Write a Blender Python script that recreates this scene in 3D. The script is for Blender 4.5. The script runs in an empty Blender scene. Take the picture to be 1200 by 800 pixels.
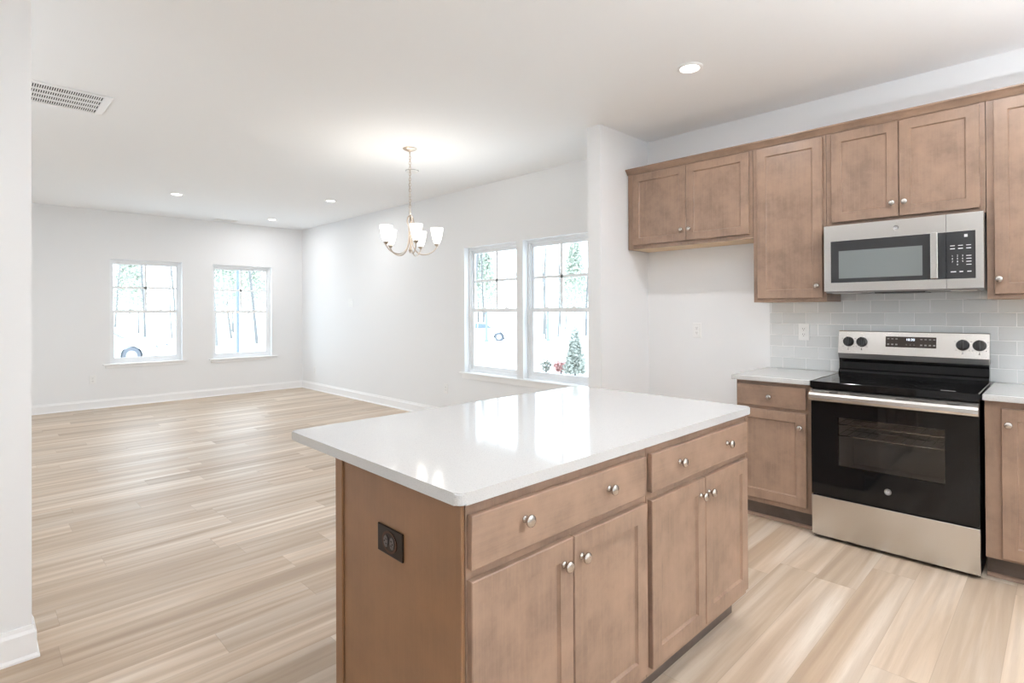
import bpy, bmesh, math, random
from mathutils import Vector, Matrix

# ------------------------------------------------------------------ scene, camera, world, exposure
S = bpy.context.scene
COL = S.collection
PI = math.pi

W_, H_ = 1200.0, 800.0
FPX, YAW, PCY, ROLL, PITCH, CAMH = 643.03, math.radians(45.3438), 360.66, -0.0051, 0.0047, 1.3333
F = Vector((-math.sin(YAW), math.cos(YAW), 0)); R = Vector((math.cos(YAW), math.sin(YAW), 0)); Z = Vector((0, 0, 1))
fw = F * math.cos(PITCH) + Z * math.sin(PITCH)
up0 = Z * math.cos(PITCH) - F * math.sin(PITCH)
rt = R * math.cos(ROLL) + up0 * math.sin(ROLL)
up = up0 * math.cos(ROLL) - R * math.sin(ROLL)
cam_d = bpy.data.cameras.new('camera')
cam = bpy.data.objects.new('camera', cam_d)
COL.objects.link(cam)
M = Matrix.Identity(4)
for i in range(3):
    M[i][0], M[i][1], M[i][2] = rt[i], up[i], -fw[i]
M[2][3] = CAMH
cam.matrix_world = M
cam_d.sensor_fit = 'HORIZONTAL'; cam_d.sensor_width = 36.0
cam_d.lens = FPX / W_ * 36.0
cam_d.shift_y = -(H_ / 2 - PCY) / W_
cam_d.clip_start = 0.02; cam_d.clip_end = 500
S.camera = cam

S.view_settings.view_transform = 'Standard'
S.view_settings.look = 'None'
S.view_settings.gamma = 1.0
S.view_settings.use_curve_mapping = False
S.view_settings.exposure = 0.30
S.cycles.use_denoising = True
S.cycles.max_bounces = 12
S.cycles.diffuse_bounces = 8
S.cycles.glossy_bounces = 6
S.cycles.transmission_bounces = 8
S.cycles.transparent_max_bounces = 12
S.cycles.sample_clamp_indirect = 8.0
S.cycles.caustics_reflective = False
S.cycles.caustics_refractive = False

SKY = 4.7
CAN_W = 7.0        # each recessed light, watts
FILL_LAMP_W = 350.0      # added fill lamp, unseen right of the frame, watts
BULB_W = 1.0        # each chandelier bulb, watts
wd = bpy.data.worlds.new('overcast_sky'); S.world = wd
wd.use_nodes = True
nt = wd.node_tree
for n in list(nt.nodes): nt.nodes.remove(n)
bg = nt.nodes.new('ShaderNodeBackground'); wo = nt.nodes.new('ShaderNodeOutputWorld')
tc = nt.nodes.new('ShaderNodeTexCoord'); sp = nt.nodes.new('ShaderNodeSeparateXYZ')
rp = nt.nodes.new('ShaderNodeValToRGB')
rp.color_ramp.elements[0].position = 0.0; rp.color_ramp.elements[0].color = (0.76, 0.885, 1.0, 1)
rp.color_ramp.elements[1].position = 0.8; rp.color_ramp.elements[1].color = (0.70, 0.855, 1.0, 1)
nt.links.new(tc.outputs['Generated'], sp.inputs[0]); nt.links.new(sp.outputs['Z'], rp.inputs[0])
nt.links.new(rp.outputs[0], bg.inputs[0]); bg.inputs[1].default_value = SKY
nt.links.new(bg.outputs[0], wo.inputs[0])

# ------------------------------------------------------------------ measurements
YK, YD, XW = 4.147, 4.177, -9.498         # kitchen wall, dining wall, far living wall
CEIL = 2.771
XE, YS = 2.6, -3.2                        # right wall and rear wall (behind the camera)
XL, YL = -2.836, 0.171                    # end of the partition at the left
XS0, XS1, YST = -2.656, -2.530, 3.4675    # stub wall beside the refrigerator alcove
WINS_N = [(-5.03, -4.158, 0.605, 2.078), (-4.062, -3.19, 0.605, 2.078)]
WINS_W = [(1.405, 2.307, 0.605, 2.095), (2.735, 3.648, 0.59, 2.085)]
PATIO = (-1.9, -1.0, 0.0, 2.05)             # sliding door added unseen in the right wall, for daylight
WIN_E = (1.75, 2.65, 1.07, 2.10)           # window added out of view in the right wall, for daylight
REAR = (.9, 2.4, 0.0, 2.05)             # glazed door added behind the camera to bring in daylight
WINS_S = [(-8.9, -7.1, .6, 2.08), (-6.4, -4.6, .6, 2.08)]  # rear wall windows, added unseen for extra daylight

# ------------------------------------------------------------------ materials
MATS = {}
def mat(name, col=(.8, .8, .8), rough=.5, metal=0.0, emis=None, estr=0.0, coat=0.0, spec=.5, aniso=0.0):
    if name in MATS: return MATS[name]
    m = bpy.data.materials.new(name); m.use_nodes = True
    b = m.node_tree.nodes['Principled BSDF']
    b.inputs['Base Color'].default_value = (*col, 1)
    b.inputs['Roughness'].default_value = rough
    b.inputs['Metallic'].default_value = metal
    b.inputs['Specular IOR Level'].default_value = spec
    b.inputs['Coat Weight'].default_value = coat
    b.inputs['Anisotropic'].default_value = aniso
    if emis:
        b.inputs['Emission Color'].default_value = (*emis, 1); b.inputs['Emission Strength'].default_value = estr
    MATS[name] = m
    return m
class N:
    """small node-graph helper"""
    def __init__(s, m): s.t = m.node_tree; s.b = s.t.nodes['Principled BSDF']
    def n(s, typ, **kw):
        x = s.t.nodes.new(typ)
        for k, v in kw.items(): setattr(x, k, v)
        return x
    def l(s, a, b): s.t.links.new(a, b)
    def math(s, op, a, b=None, c=None):
        x = s.n('ShaderNodeMath', operation=op)
        for i, v in enumerate((a, b, c)):
            if v is None: continue
            if isinstance(v, (int, float)): x.inputs[i].default_value = v
            else: s.l(v, x.inputs[i])
        return x.outputs[0]
    def ramp(s, fac, stops):
        x = s.n('ShaderNodeValToRGB'); e = x.color_ramp.elements
        while len(e) < len(stops): e.new(.5)
        for el, (p, c) in zip(e, stops): el.position = p; el.color = (*c, 1)
        s.l(fac, x.inputs[0]); return x.outputs[0]
    def noise(s, vec, scale, detail=3, rough=.5, dist=0.0):
        x = s.n('ShaderNodeTexNoise'); x.inputs['Scale'].default_value = scale
        x.inputs['Detail'].default_value = detail; x.inputs['Roughness'].default_value = rough
        x.inputs['Distortion'].default_value = dist
        s.l(vec, x.inputs['Vector']); return x.outputs['Fac']
    def mapping(s, vec, scale=(1, 1, 1), loc=(0, 0, 0)):
        x = s.n('ShaderNodeMapping'); x.inputs['Scale'].default_value = scale; x.inputs['Location'].default_value = loc
        s.l(vec, x.inputs['Vector']); return x.outputs[0]
    def mix(s, fac, a, b, mode='MIX'):
        x = s.n('ShaderNodeMix', data_type='RGBA', blend_type=mode)
        for sock, v in ((x.inputs[0], fac), (x.inputs[6], a), (x.inputs[7], b)):
            if isinstance(v, (int, float)): sock.default_value = v
            elif isinstance(v, tuple): sock.default_value = (*v, 1)
            else: s.l(v, sock)
        return x.outputs[2]
    def bump(s, h, strength=.2, dist=.002):
        x = s.n('ShaderNodeBump'); x.inputs['Strength'].default_value = strength; x.inputs['Distance'].default_value = dist
        s.l(h, x.inputs['Height']); s.l(x.outputs[0], s.b.inputs['Normal'])

def paint(name, col, rough=.6):
    m = mat(name, col, rough, spec=.3); g = N(m); tc = g.n('ShaderNodeTexCoord')
    f = g.noise(tc.outputs['Object'], 260, 2)
    g.bump(f, .06, .001)
    return m
WALL = paint('wall_paint', (.82, .825, .83))
CEILM = paint('ceiling_paint', (.90, .915, .93), .8)
TRIM = paint('trim_enamel', (.88, .88, .88), .3)
VINYL = mat('window_vinyl', (.86, .87, .88), .35)

def cabinet_wood(name, base, grain_axis='z', dark=.75):
    m = mat(name, base, .36, spec=.45); g = N(m); tc = g.n('ShaderNodeTexCoord')
    o = tc.outputs['Object']
    inf = g.n('ShaderNodeObjectInfo')
    add = g.n('ShaderNodeVectorMath', operation='ADD'); g.l(o, add.inputs[0])
    sc = g.n('ShaderNodeVectorMath', operation='SCALE'); sc.inputs[0].default_value = (13.1, 7.7, 5.3)
    g.l(inf.outputs['Random'], sc.inputs[3]); g.l(sc.outputs[0], add.inputs[1]); v = add.outputs[0]
    blotch = g.noise(v, 7.0, 5, .62)
    st = {'z': (70, 70, 2.2), 'x': (2.2, 70, 70), 'y': (70, 2.2, 70)}[grain_axis]
    grain = g.noise(g.mapping(v, st), 1.0, 4, .65, .4)
    st2 = {'z': (420, 420, 14), 'x': (14, 420, 420), 'y': (420, 14, 420)}[grain_axis]
    fine = g.noise(g.mapping(v, st2), 1.0, 2, .5)
    d = tuple(c * dark for c in base); li = tuple(min(1, c * (2.08 - dark - .02 * i)) for i, c in enumerate(base))
    col = g.ramp(blotch, [(.34, d), (.52, base), (.68, tuple((a + b) / 2 for a, b in zip(base, li)))])
    col = g.mix(g.math('MULTIPLY', g.ramp(grain, [(.42, (0, 0, 0)), (.62, (1, 1, 1))]), .22), col, li)
    col = g.mix(g.math('MULTIPLY', g.ramp(fine, [(.45, (1, 1, 1)), (.56, (0, 0, 0))]), .05), col, tuple(c * .6 for c in base))
    g.l(col, g.b.inputs['Base Color'])
    g.bump(fine, .05, .0006)
    return m
WB = (.288, .189, .134)
WOOD = cabinet_wood('maple_stain', WB, 'z')
WOODH = cabinet_wood('maple_stain_cross', WB, 'x')
WOODY = cabinet_wood('maple_stain_long', WB, 'y')
WOODP = cabinet_wood('maple_end_panel', (.238, .125, .062), 'z', .88)  # panel veneer tone, with its dimmer warm light put into the colour
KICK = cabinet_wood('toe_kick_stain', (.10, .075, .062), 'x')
MAPLE = cabinet_wood('raw_maple', (.74, .53, .32), 'x', .9)

STEEL = mat('brushed_stainless', (.68, .665, .645), .27, 1.0)
g = N(STEEL); tcn = g.n('ShaderNodeTexCoord')
fb = g.noise(g.mapping(tcn.outputs['Object'], (1.5, 420, 420)), 1, 2)
g.l(g.math('MULTIPLY_ADD', fb, .006, .262), g.b.inputs['Roughness'])
STEELD = mat('dark_stainless', (.32, .31, .30), .45, .8)
NICKEL = mat('satin_nickel', (.52, .48, .44), .22, 1.0)
CHNICK = mat('brushed_nickel', (.58, .50, .43), .3, 1.0)
BLACKG = mat('black_glass', (.006, .006, .0065), .05, spec=.32)
BLACKM = mat('black_enamel', (.014, .014, .015), .3)
BLACKP = mat('black_plastic', (.02, .02, .02), .45)
CAVITY = mat('oven_enamel', (.58, .56, .54), .4)
GREYG = mat('mesh_screen_glass', (.17, .19, .19), .12, coat=.5)
CHAR = mat('charcoal_panel', (.028, .029, .031), .25)
WHITEP = mat('white_plastic', (.84, .84, .83), .35)
SLOT = mat('slot_dark', (.06, .055, .05), .6)
BRONZE = mat('bronze_plate', (.020, .011, .007), .3, spec=.2)
BRONZF = mat('brown_receptacle', (.085, .07, .063), .35)
RECESS = mat('brown_ring', (.06, .024, .012), .35, spec=.2)
MARK = mat('white_marking', (.75, .76, .78), .5)
MARKD = mat('dark_marking', (.10, .10, .10), .5)
DIGIT = mat('lit_digits', (.8, .85, 1), .5, emis=(.80, .88, 1.0), estr=1.6)
LENS = mat('recessed_lens', (.9, .9, .9), .5, emis=(1, .95, .88), estr=14)
SHADE = mat('frosted_shade', (.93, .92, .90), .35, emis=(1, .94, .86), estr=3.5)
BULB = mat('hood_lens', (.75, .73, .70), .3)
SHADOWV = mat('vent_shade', (.05, .05, .05), .8)
TAR = mat('tyre_rubber', (.13, .14, .16), .7)  # paler than rubber: outdoor glare is put into the colour
CARW = mat('white_car_paint', (.55, .57, .6), .2, coat=.6)
CARG = mat('car_glass', (.12, .16, .20), .1)
ALLOY = mat('alloy_wheel', (.5, .5, .52), .3, .8)
BARK = mat('glare_pale_bark', (.20, .192, .182), .9)  # this and the grey bark are lightened to carry outdoor glare
BARK2 = mat('grey_bark', (.17, .165, .16), .9)
CONIF = mat('conifer_green', (.36, .375, .33), .8)  # evergreen paled, glare mixed into its green
PINE = mat('pine_green', (.50, .53, .45), .8)  # needles bleached: outdoor overexposure is painted into the green
SHRUB = mat('dry_shrub', (.24, .24, .20), .9)
REDS = mat('red_shrub', (.50, .27, .25), .85)
POSTM = mat('blue_grey_post', (.20, .24, .28), .5)  # blue grey, paled further for the glare outdoors

def glass_mat():
    m = bpy.data.materials.new('window_glass'); m.use_nodes = True; t = m.node_tree
    for n in list(t.nodes): t.nodes.remove(n)
    o = t.nodes.new('ShaderNodeOutputMaterial'); mx = t.nodes.new('ShaderNodeMixShader')
    tr = t.nodes.new('ShaderNodeBsdfTransparent'); gl = t.nodes.new('ShaderNodeBsdfGlossy')
    tr.inputs[0].default_value = (.97, .98, .98, 1); gl.inputs['Roughness'].default_value = .01
    fr = t.nodes.new('ShaderNodeFresnel'); fr.inputs[0].default_value = 1.45
    ge = t.nodes.new('ShaderNodeNewGeometry'); ma = t.nodes.new('ShaderNodeMath'); ma.operation = 'MULTIPLY_ADD'
    ma.inputs[1].default_value = 1 / 1.45 - 1.45; ma.inputs[2].default_value = 1.45      # same index from either face
    t.links.new(ge.outputs['Backfacing'], ma.inputs[0]); t.links.new(ma.outputs[0], fr.inputs[0])
    t.links.new(fr.outputs[0], mx.inputs[0]); t.links.new(tr.outputs[0], mx.inputs[1]); t.links.new(gl.outputs[0], mx.inputs[2])
    t.links.new(mx.outputs[0], o.inputs[0]); return m
GLASS = glass_mat()
def tinted_glass():
    m = bpy.data.materials.new('oven_door_glass'); m.use_nodes = True; t = m.node_tree
    for n in list(t.nodes): t.nodes.remove(n)
    o = t.nodes.new('ShaderNodeOutputMaterial'); mx = t.nodes.new('ShaderNodeMixShader')
    tr = t.nodes.new('ShaderNodeBsdfTransparent'); gl = t.nodes.new('ShaderNodeBsdfGlossy')
    tr.inputs[0].default_value = (.72, .71, .70, 1); gl.inputs['Roughness'].default_value = .04
    fr = t.nodes.new('ShaderNodeFresnel'); fr.inputs[0].default_value = 1.5
    ge = t.nodes.new('ShaderNodeNewGeometry'); ma = t.nodes.new('ShaderNodeMath'); ma.operation = 'MULTIPLY_ADD'
    ma.inputs[1].default_value = 1 / 1.5 - 1.5; ma.inputs[2].default_value = 1.5
    t.links.new(ge.outputs['Backfacing'], ma.inputs[0]); t.links.new(ma.outputs[0], fr.inputs[0])
    t.links.new(fr.outputs[0], mx.inputs[0]); t.links.new(tr.outputs[0], mx.inputs[1]); t.links.new(gl.outputs[0], mx.inputs[2])
    t.links.new(mx.outputs[0], o.inputs[0]); return m
OVENG = tinted_glass()

QUARTZ = mat('white_quartz', (.74, .735, .72), .085, spec=.24)
g = N(QUARTZ); tcn = g.n('ShaderNodeTexCoord')
f1 = g.noise(tcn.outputs['Object'], 420, 2)
c1 = g.ramp(f1, [(.30, (.42, .42, .42)), (.40, (.555, .552, .545)), (.66, (.565, .562, .555)), (.76, (.67, .67, .67))])
g.l(c1, g.b.inputs['Base Color'])

def plank_floor():
    m = mat('oak_plank_floor', (.6, .48, .37), .34, spec=.35); g = N(m); tc = g.n('ShaderNodeTexCoord')
    sx = g.n('ShaderNodeSeparateXYZ'); g.l(tc.outputs['Object'], sx.inputs[0]); x, y = sx.outputs[0], sx.outputs[1]
    PW, PL = .178, 1.22
    rx = g.math('DIVIDE', x, PW); row = g.math('FLOOR', rx); fx = g.math('FRACT', rx)
    wn = g.n('ShaderNodeTexWhiteNoise', noise_dimensions='1D'); g.l(row, wn.inputs['W'])
    yy = g.math('DIVIDE', g.math('ADD', y, g.math('MULTIPLY', wn.outputs['Value'], PL)), PL)
    idx = g.math('FLOOR', yy); fy = g.math('FRACT', yy)
    cv = g.n('ShaderNodeCombineXYZ'); g.l(row, cv.inputs[0]); g.l(idx, cv.inputs[1])
    w2 = g.n('ShaderNodeTexWhiteNoise', noise_dimensions='2D'); g.l(cv.outputs[0], w2.inputs['Vector'])
    rnd = w2.outputs['Value']
    off = g.n('ShaderNodeVectorMath', operation='SCALE'); g.l(w2.outputs['Color'], off.inputs[0]); off.inputs[3].default_value = 37.0
    ad = g.n('ShaderNodeVectorMath', operation='ADD'); g.l(tc.outputs['Object'], ad.inputs[0]); g.l(off.outputs[0], ad.inputs[1])
    v = ad.outputs[0]
    broad = g.noise(g.mapping(v, (8, .45, 1)), 1, 3, .5, .9)
    fine = g.noise(g.mapping(v, (48, 1.5, 1)), 1, 5, .7, .8)
    pores = g.noise(g.mapping(v, (330, 9, 1)), 1, 2, .5)
    # cathedral figure: distorted rings along the board
    ring = g.n('ShaderNodeTexWave', wave_type='BANDS', bands_direction='X', wave_profile='SIN')
    g.l(g.mapping(v, (7, .75, 1)), ring.inputs['Vector']); ring.inputs['Scale'].default_value = .55
    ring.inputs['Distortion'].default_value = 11.0; ring.inputs['Detail'].default_value = 2.5; ring.inputs['Detail Scale'].default_value = .9
    tan = g.ramp(broad, [(.28, (.415, .302, .208)), (.48, (.56, .442, .33)), (.70, (.715, .625, .525))])
    tone = g.ramp(rnd, [(0, (.88, .87, .86)), (.5, (.99, .99, .99)), (1, (1.10, 1.10, 1.11))])
    col = g.mix(1.0, tan, tone, 'MULTIPLY')
    col = g.mix(g.math('MULTIPLY', g.ramp(fine, [(.40, (1, 1, 1)), (.58, (0, 0, 0))]), .12), col, (.36, .26, .185))
    col = g.mix(g.math('MULTIPLY', g.ramp(ring.outputs['Fac'], [(.5, (0, 0, 0)), (.95, (1, 1, 1))]), .24), col, (.33, .235, .165))
    col = g.mix(g.math('MULTIPLY', g.ramp(pores, [(.36, (1, 1, 1)), (.46, (0, 0, 0))]), .08), col, (.30, .22, .16))
    ex = g.math('MINIMUM', fx, g.math('SUBTRACT', 1.0, fx)); ey = g.math('MINIMUM', fy, g.math('SUBTRACT', 1.0, fy))
    sm = g.math('MAXIMUM', g.math('LESS_THAN', ex, .007), g.math('LESS_THAN', ey, .0012))
    col = g.mix(g.math('MULTIPLY', sm, .28), col, (.25, .18, .13))
    g.l(col, g.b.inputs['Base Color'])
    g.l(g.math('MULTIPLY_ADD', fine, .16, .34), g.b.inputs['Roughness'])
    g.bump(g.math('SUBTRACT', fine, g.math('MULTIPLY', sm, 1.5)), .05, .001)
    return m
FLOORM = plank_floor()

def tile_mat():
    m = mat('grey_subway_tile', (.62, .64, .64), .12, spec=.5); g = N(m); tc = g.n('ShaderNodeTexCoord')
    sx = g.n('ShaderNodeSeparateXYZ'); g.l(tc.outputs['Object'], sx.inputs[0])
    rz = g.math('DIVIDE', g.math('SUBTRACT', sx.outputs[2], .912), .0791)
    row = g.math('FLOOR', rz); fz = g.math('FRACT', rz)
    # odd rows have joints at x = -1.357 + k*.1545
    sh = g.math('MULTIPLY', g.math('MODULO', g.math('ADD', row, 20.0), 2.0), .5)
    rx = g.math('ADD', g.math('DIVIDE', g.math('ADD', sx.outputs[0], 1.434 + 20 * .1545), .1545), sh)
    col_i = g.math('FLOOR', rx); fx = g.math('FRACT', rx)
    ex = g.math('MULTIPLY', g.math('MINIMUM', fx, g.math('SUBTRACT', 1.0, fx)), .1545)
    ez = g.math('MULTIPLY', g.math('MINIMUM', fz, g.math('SUBTRACT', 1.0, fz)), .0791)
    e = g.math('MINIMUM', ex, ez)
    cv = g.n('ShaderNodeCombineXYZ'); g.l(row, cv.inputs[0]); g.l(col_i, cv.inputs[1])
    wn = g.n('ShaderNodeTexWhiteNoise', noise_dimensions='2D'); g.l(cv.outputs[0], wn.inputs['Vector'])
    tile = g.ramp(wn.outputs['Value'], [(0, (.675, .69, .69)), (1, (.735, .75, .75))])
    gr = g.math('LESS_THAN', e, .0021)
    g.l(g.mix(gr, tile, (.86, .86, .86)), g.b.inputs['Base Color'])
    g.l(g.math('MULTIPLY_ADD', gr, .6, .12), g.b.inputs['Roughness'])
    g.bump(g.math('MINIMUM', e, .0045), .5, .5)
    return m
TILE = tile_mat()

def ground_mat():
    m = mat('pale_ground', (.55, .54, .52), .95); g = N(m); tc = g.n('ShaderNodeTexCoord')
    f = g.noise(tc.outputs['Object'], .35, 5, .6)
    g.l(g.ramp(f, [(.35, (.55, .53, .49)), (.5, (.74, .74, .73)), (.7, (.82, .83, .84))]), g.b.inputs['Base Color'])
    return m
GROUND = ground_mat()

# ------------------------------------------------------------------ mesh helpers
def bm_box(bm, x0, x1, y0, y1, z0, z1, bev=0.0, seg=1):
    r = bmesh.ops.create_cube(bm, size=1.0)
    vs = r['verts']
    for v in vs:
        v.co = Vector((x0 if v.co.x < 0 else x1, y0 if v.co.y < 0 else y1, z0 if v.co.z < 0 else z1))
    if bev > 0:
        es = list({e for v in vs for e in v.link_edges})
        bmesh.ops.bevel(bm, geom=es, offset=bev, segments=seg, affect='EDGES', profile=.5)
    return vs
def bm_prism(bm, pts, axis, a0, a1):
    """extrude a closed 2-D outline along an axis; pts are (p,q) in the remaining axes order"""
    def mk(p, q, a):
        return {'x': (a, p, q), 'y': (p, a, q), 'z': (p, q, a)}[axis]
    A = [bm.verts.new(mk(p, q, a0)) for p, q in pts]; B = [bm.verts.new(mk(p, q, a1)) for p, q in pts]
    n = len(pts)
    fs = [bm.faces.new(A), bm.faces.new(B[::-1])]
    for i in range(n): fs.append(bm.faces.new((A[i], B[i], B[(i + 1) % n], A[(i + 1) % n])))
    return fs
def bm_lathe(bm, prof, seg=24, cx=0, cy=0, cz=0, cap=True):
    """profile of (radius, z) turned about the local z axis"""
    rings = []
    for r, z in prof:
        if r < 1e-6: rings.append([bm.verts.new((cx, cy, cz + z))])
        else: rings.append([bm.verts.new((cx + r * math.cos(2 * PI * i / seg), cy + r * math.sin(2 * PI * i / seg), cz + z)) for i in range(seg)])
    for a, b in zip(rings, rings[1:]):
        for i in range(seg):
            j = (i + 1) % seg
            if len(a) == 1 and len(b) == 1: continue
            if len(a) == 1: bm.faces.new((a[0], b[j], b[i]))
            elif len(b) == 1: bm.faces.new((a[i], a[j], b[0]))
            else: bm.faces.new((a[i], a[j], b[j], b[i]))
    if cap:
        if len(rings[0]) > 1: bm.faces.new(rings[0][::-1])
        if len(rings[-1]) > 1: bm.faces.new(rings[-1])
def bm_tube(bm, pts, rad, seg=8, closed=False):
    pts = [Vector(p) for p in pts]; n = len(pts)
    rr = rad if isinstance(rad, (list, tuple)) else [rad] * n
    ref = None; rings = []
    for i, p in enumerate(pts):
        a = pts[i - 1] if (i > 0 or closed) else p; b = pts[(i + 1) % n] if (i < n - 1 or closed) else p
        t = (b - a).normalized()
        if ref is None:
            ref = t.orthogonal().normalized()
        ref = (ref - t * ref.dot(t))
        if ref.length < 1e-5: ref = t.orthogonal()
        ref.normalize(); bi = t.cross(ref)
        rings.append([bm.verts.new(p + (ref * math.cos(2 * PI * k / seg) + bi * math.sin(2 * PI * k / seg)) * rr[i]) for k in range(seg)])
    m = n if closed else n - 1
    for i in range(m):
        A, B = rings[i], rings[(i + 1) % n]
        for k in range(seg):
            bm.faces.new((A[k], A[(k + 1) % seg], B[(k + 1) % seg], B[k]))
    if not closed:
        bm.faces.new(rings[0][::-1]); bm.faces.new(rings[-1])
def smooth_path(pts, n=6):
    """Catmull-Rom through the points"""
    P = [Vector(p) for p in pts]; P = [P[0] * 2 - P[1]] + P + [P[-1] * 2 - P[-2]]; out = []
    for i in range(1, len(P) - 2):
        for k in range(n):
            t = k / n
            out.append(.5 * ((2 * P[i]) + (P[i + 1] - P[i - 1]) * t + (2 * P[i - 1] - 5 * P[i] + 4 * P[i + 1] - P[i + 2]) * t * t + (3 * P[i] - P[i - 1] - 3 * P[i + 1] + P[i + 2]) * t ** 3))
    out.append(P[-2]); return out
def worigin(o):
    v = Vector((0, 0, 0))
    while o is not None:
        v = v + o.location; o = o.parent
    return v
def obj(name, bm, m, parent=None, smooth=False, loc=None):
    """link a bmesh (drawn in room coordinates unless loc is given) as ONE mesh object"""
    bmesh.ops.recalc_face_normals(bm, faces=bm.faces)
    if loc is None and parent is not None:
        bmesh.ops.translate(bm, verts=bm.verts, vec=-worigin(parent))
    me = bpy.data.meshes.new(name); bm.to_mesh(me); bm.free()
    if smooth is True:
        for p in me.polygons: p.use_smooth = True
    o = bpy.data.objects.new(name, me); COL.objects.link(o)
    for k in (m if isinstance(m, (list, tuple)) else [m]): me.materials.append(k)
    if smooth == 'auto':
        for p in me.polygons: p.use_smooth = True
        me.set_sharp_from_angle(angle=math.radians(35))
    if parent is not None: o.parent = parent
    if loc is not None: o.location = loc
    return o
def pieces(name, bm, m, parent, **kw):
    """every loose piece of the bmesh becomes a part of its own"""
    left = set(bm.verts); out = []
    while left:
        st = [left.pop()]; isl = set(st)
        while st:
            v = st.pop()
            for e in v.link_edges:
                w = e.other_vert(v)
                if w not in isl: isl.add(w); left.discard(w); st.append(w)
        nb = bmesh.new(); mp = {v: nb.verts.new(v.co) for v in isl}
        for f in {f for v in isl for f in v.link_faces}: nb.faces.new([mp[v] for v in f.verts])
        out.append(obj(name, nb, m, parent, **kw))
    bm.free(); return out
def boxes(name, lst, m, parent=None, bev=0.0, seg=1):
    bm = bmesh.new()
    for b in lst: bm_box(bm, *b, bev=bev, seg=seg)
    return obj(name, bm, m, parent)
def tag(o, label=None, cat=None, group=None, kind=None):
    if label: o['label'] = label
    if cat: o['category'] = cat
    if group: o['group'] = group
    if kind: o['kind'] = kind
    return o
def thing(name, label, cat, loc=(0, 0, 0), group=None):
    o = bpy.data.objects.new(name, None); o.empty_display_size = .05; COL.objects.link(o)
    o.location = loc
    return tag(o, label, cat, group)
def struct(name, bm, m, parent=None, smooth=False):
    o = obj(name, bm, m, parent, smooth)
    if parent is None: o['kind'] = 'structure'
    return o
def copy_tree(o, parent=None):
    c = o.copy(); COL.objects.link(c); c.parent = parent
    for ch in [x for x in bpy.data.objects if x.parent == o]: copy_tree(ch, c)
    return c
def text(name, s, size, loc, m, parent, rot=(PI / 2, 0, 0), align='CENTER', depth=.0002):
    cu = bpy.data.curves.new(name, 'FONT'); cu.body = s; cu.size = size; cu.align_x = align; cu.align_y = 'CENTER'; cu.extrude = depth
    t = bpy.data.objects.new(name, cu); COL.objects.link(t)
    bpy.context.view_layer.update()
    me = bpy.data.meshes.new_from_object(t.evaluated_get(bpy.context.evaluated_depsgraph_get()))
    bpy.data.objects.remove(t); bpy.data.curves.remove(cu)
    me.name = name; me.materials.clear(); me.materials.append(m)
    me.transform(Matrix.LocRotScale(Vector(loc) - worigin(parent), __import__('mathutils').Euler(rot), None))
    o = bpy.data.objects.new(name, me); COL.objects.link(o); o.parent = parent
    return o

# ------------------------------------------------------------------ room shell
T = .16
def wall_with_holes(bm, axis, c0, c1, a0, a1, z1, holes):
    """wall between a0..a1 along the other axis, thickness c0..c1 on `axis`, rectangular holes (a0,a1,z0,z1)"""
    def put(s0, s1, zz0, zz1):
        if s1 - s0 < 1e-4 or zz1 - zz0 < 1e-4: return
        if axis == 'y': bm_box(bm, s0, s1, c0, c1, zz0, zz1)
        else: bm_box(bm, c0, c1, s0, s1, zz0, zz1)
    cur = a0
    for h in sorted(holes):
        put(cur, h[0], 0, z1); put(h[0], h[1], 0, h[2]); put(h[0], h[1], h[3], z1); cur = h[1]
    put(cur, a1, 0, z1)

bm = bmesh.new(); bm_box(bm, XW - T, XE + T, YS - T, YD + T, -.2, 0); struct('floor', bm, FLOORM)
bm = bmesh.new(); bm_box(bm, XW - T, XE + T, YS - T, YD + T, CEIL, CEIL + .2); struct('ceiling', bm, CEILM)
bm = bmesh.new()
wall_with_holes(bm, 'y', YD, YD + T, XW - T, XS1, CEIL, WINS_N)
bm_box(bm, XS1, XE + T, YK, YD + T, 0, CEIL)
struct('wall_north', bm, WALL)
bm = bmesh.new(); wall_with_holes(bm, 'x', XW - T, XW, YS - T, YD, CEIL, WINS_W); struct('wall_west', bm, WALL)
bm = bmesh.new(); wall_with_holes(bm, 'x', XE, XE + T, YS - T, YK, CEIL, [PATIO, WIN_E]); struct('wall_east', bm, WALL)
bm = bmesh.new(); wall_with_holes(bm, 'y', YS - T, YS, XW, XE, CEIL, WINS_S + [REAR]); struct('wall_south', bm, WALL)
bm = bmesh.new(); bm_box(bm, XL - .125, XL, YS, YL, 0, CEIL, ); struct('wall_partition', bm, WALL)
bm = bmesh.new(); bm_box(bm, XS0, XS1, YST, YD, 0, CEIL); struct('wall_stub', bm, WALL)

def base_profile(h=.125, d=.014, shoe=.011):
    return [(0, 0), (d + shoe * .8, 0), (d + shoe * .8, .008), (d + shoe * .55, shoe), (d, shoe + .006), (d, h * .78), (d * .6, h * .88), (d * .45, h), (0, h)]
def baseboard(name, runs):
    """runs: (axis, a0, a1, wall coordinate, sign of the room side[, outer-corner mitre at a0, at a1])"""
    bm = bmesh.new()
    for ax, a0, a1, c, s, *mi in runs:
        m0, m1 = mi if mi else (0, 0); pr = base_profile(); n = len(pr)
        def P(a, p, q): return (a, c + s * p, q) if ax == 'x' else (c + s * p, a, q)
        A = [bm.verts.new(P(a0 - m0 * p, p, q)) for p, q in pr]; B = [bm.verts.new(P(a1 + m1 * p, p, q)) for p, q in pr]
        bm.faces.new(A); bm.faces.new(B[::-1])
        for i in range(n): bm.faces.new((A[i], B[i], B[(i + 1) % n], A[(i + 1) % n]))
    struct(name, bm, TRIM)
baseboard('baseboard_north', [('x', XW, XS0, YD, -1), ('x', XS1, -1.53, YK, -1)])
baseboard('baseboard_west', [('y', YS, YD, XW, 1)])
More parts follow.
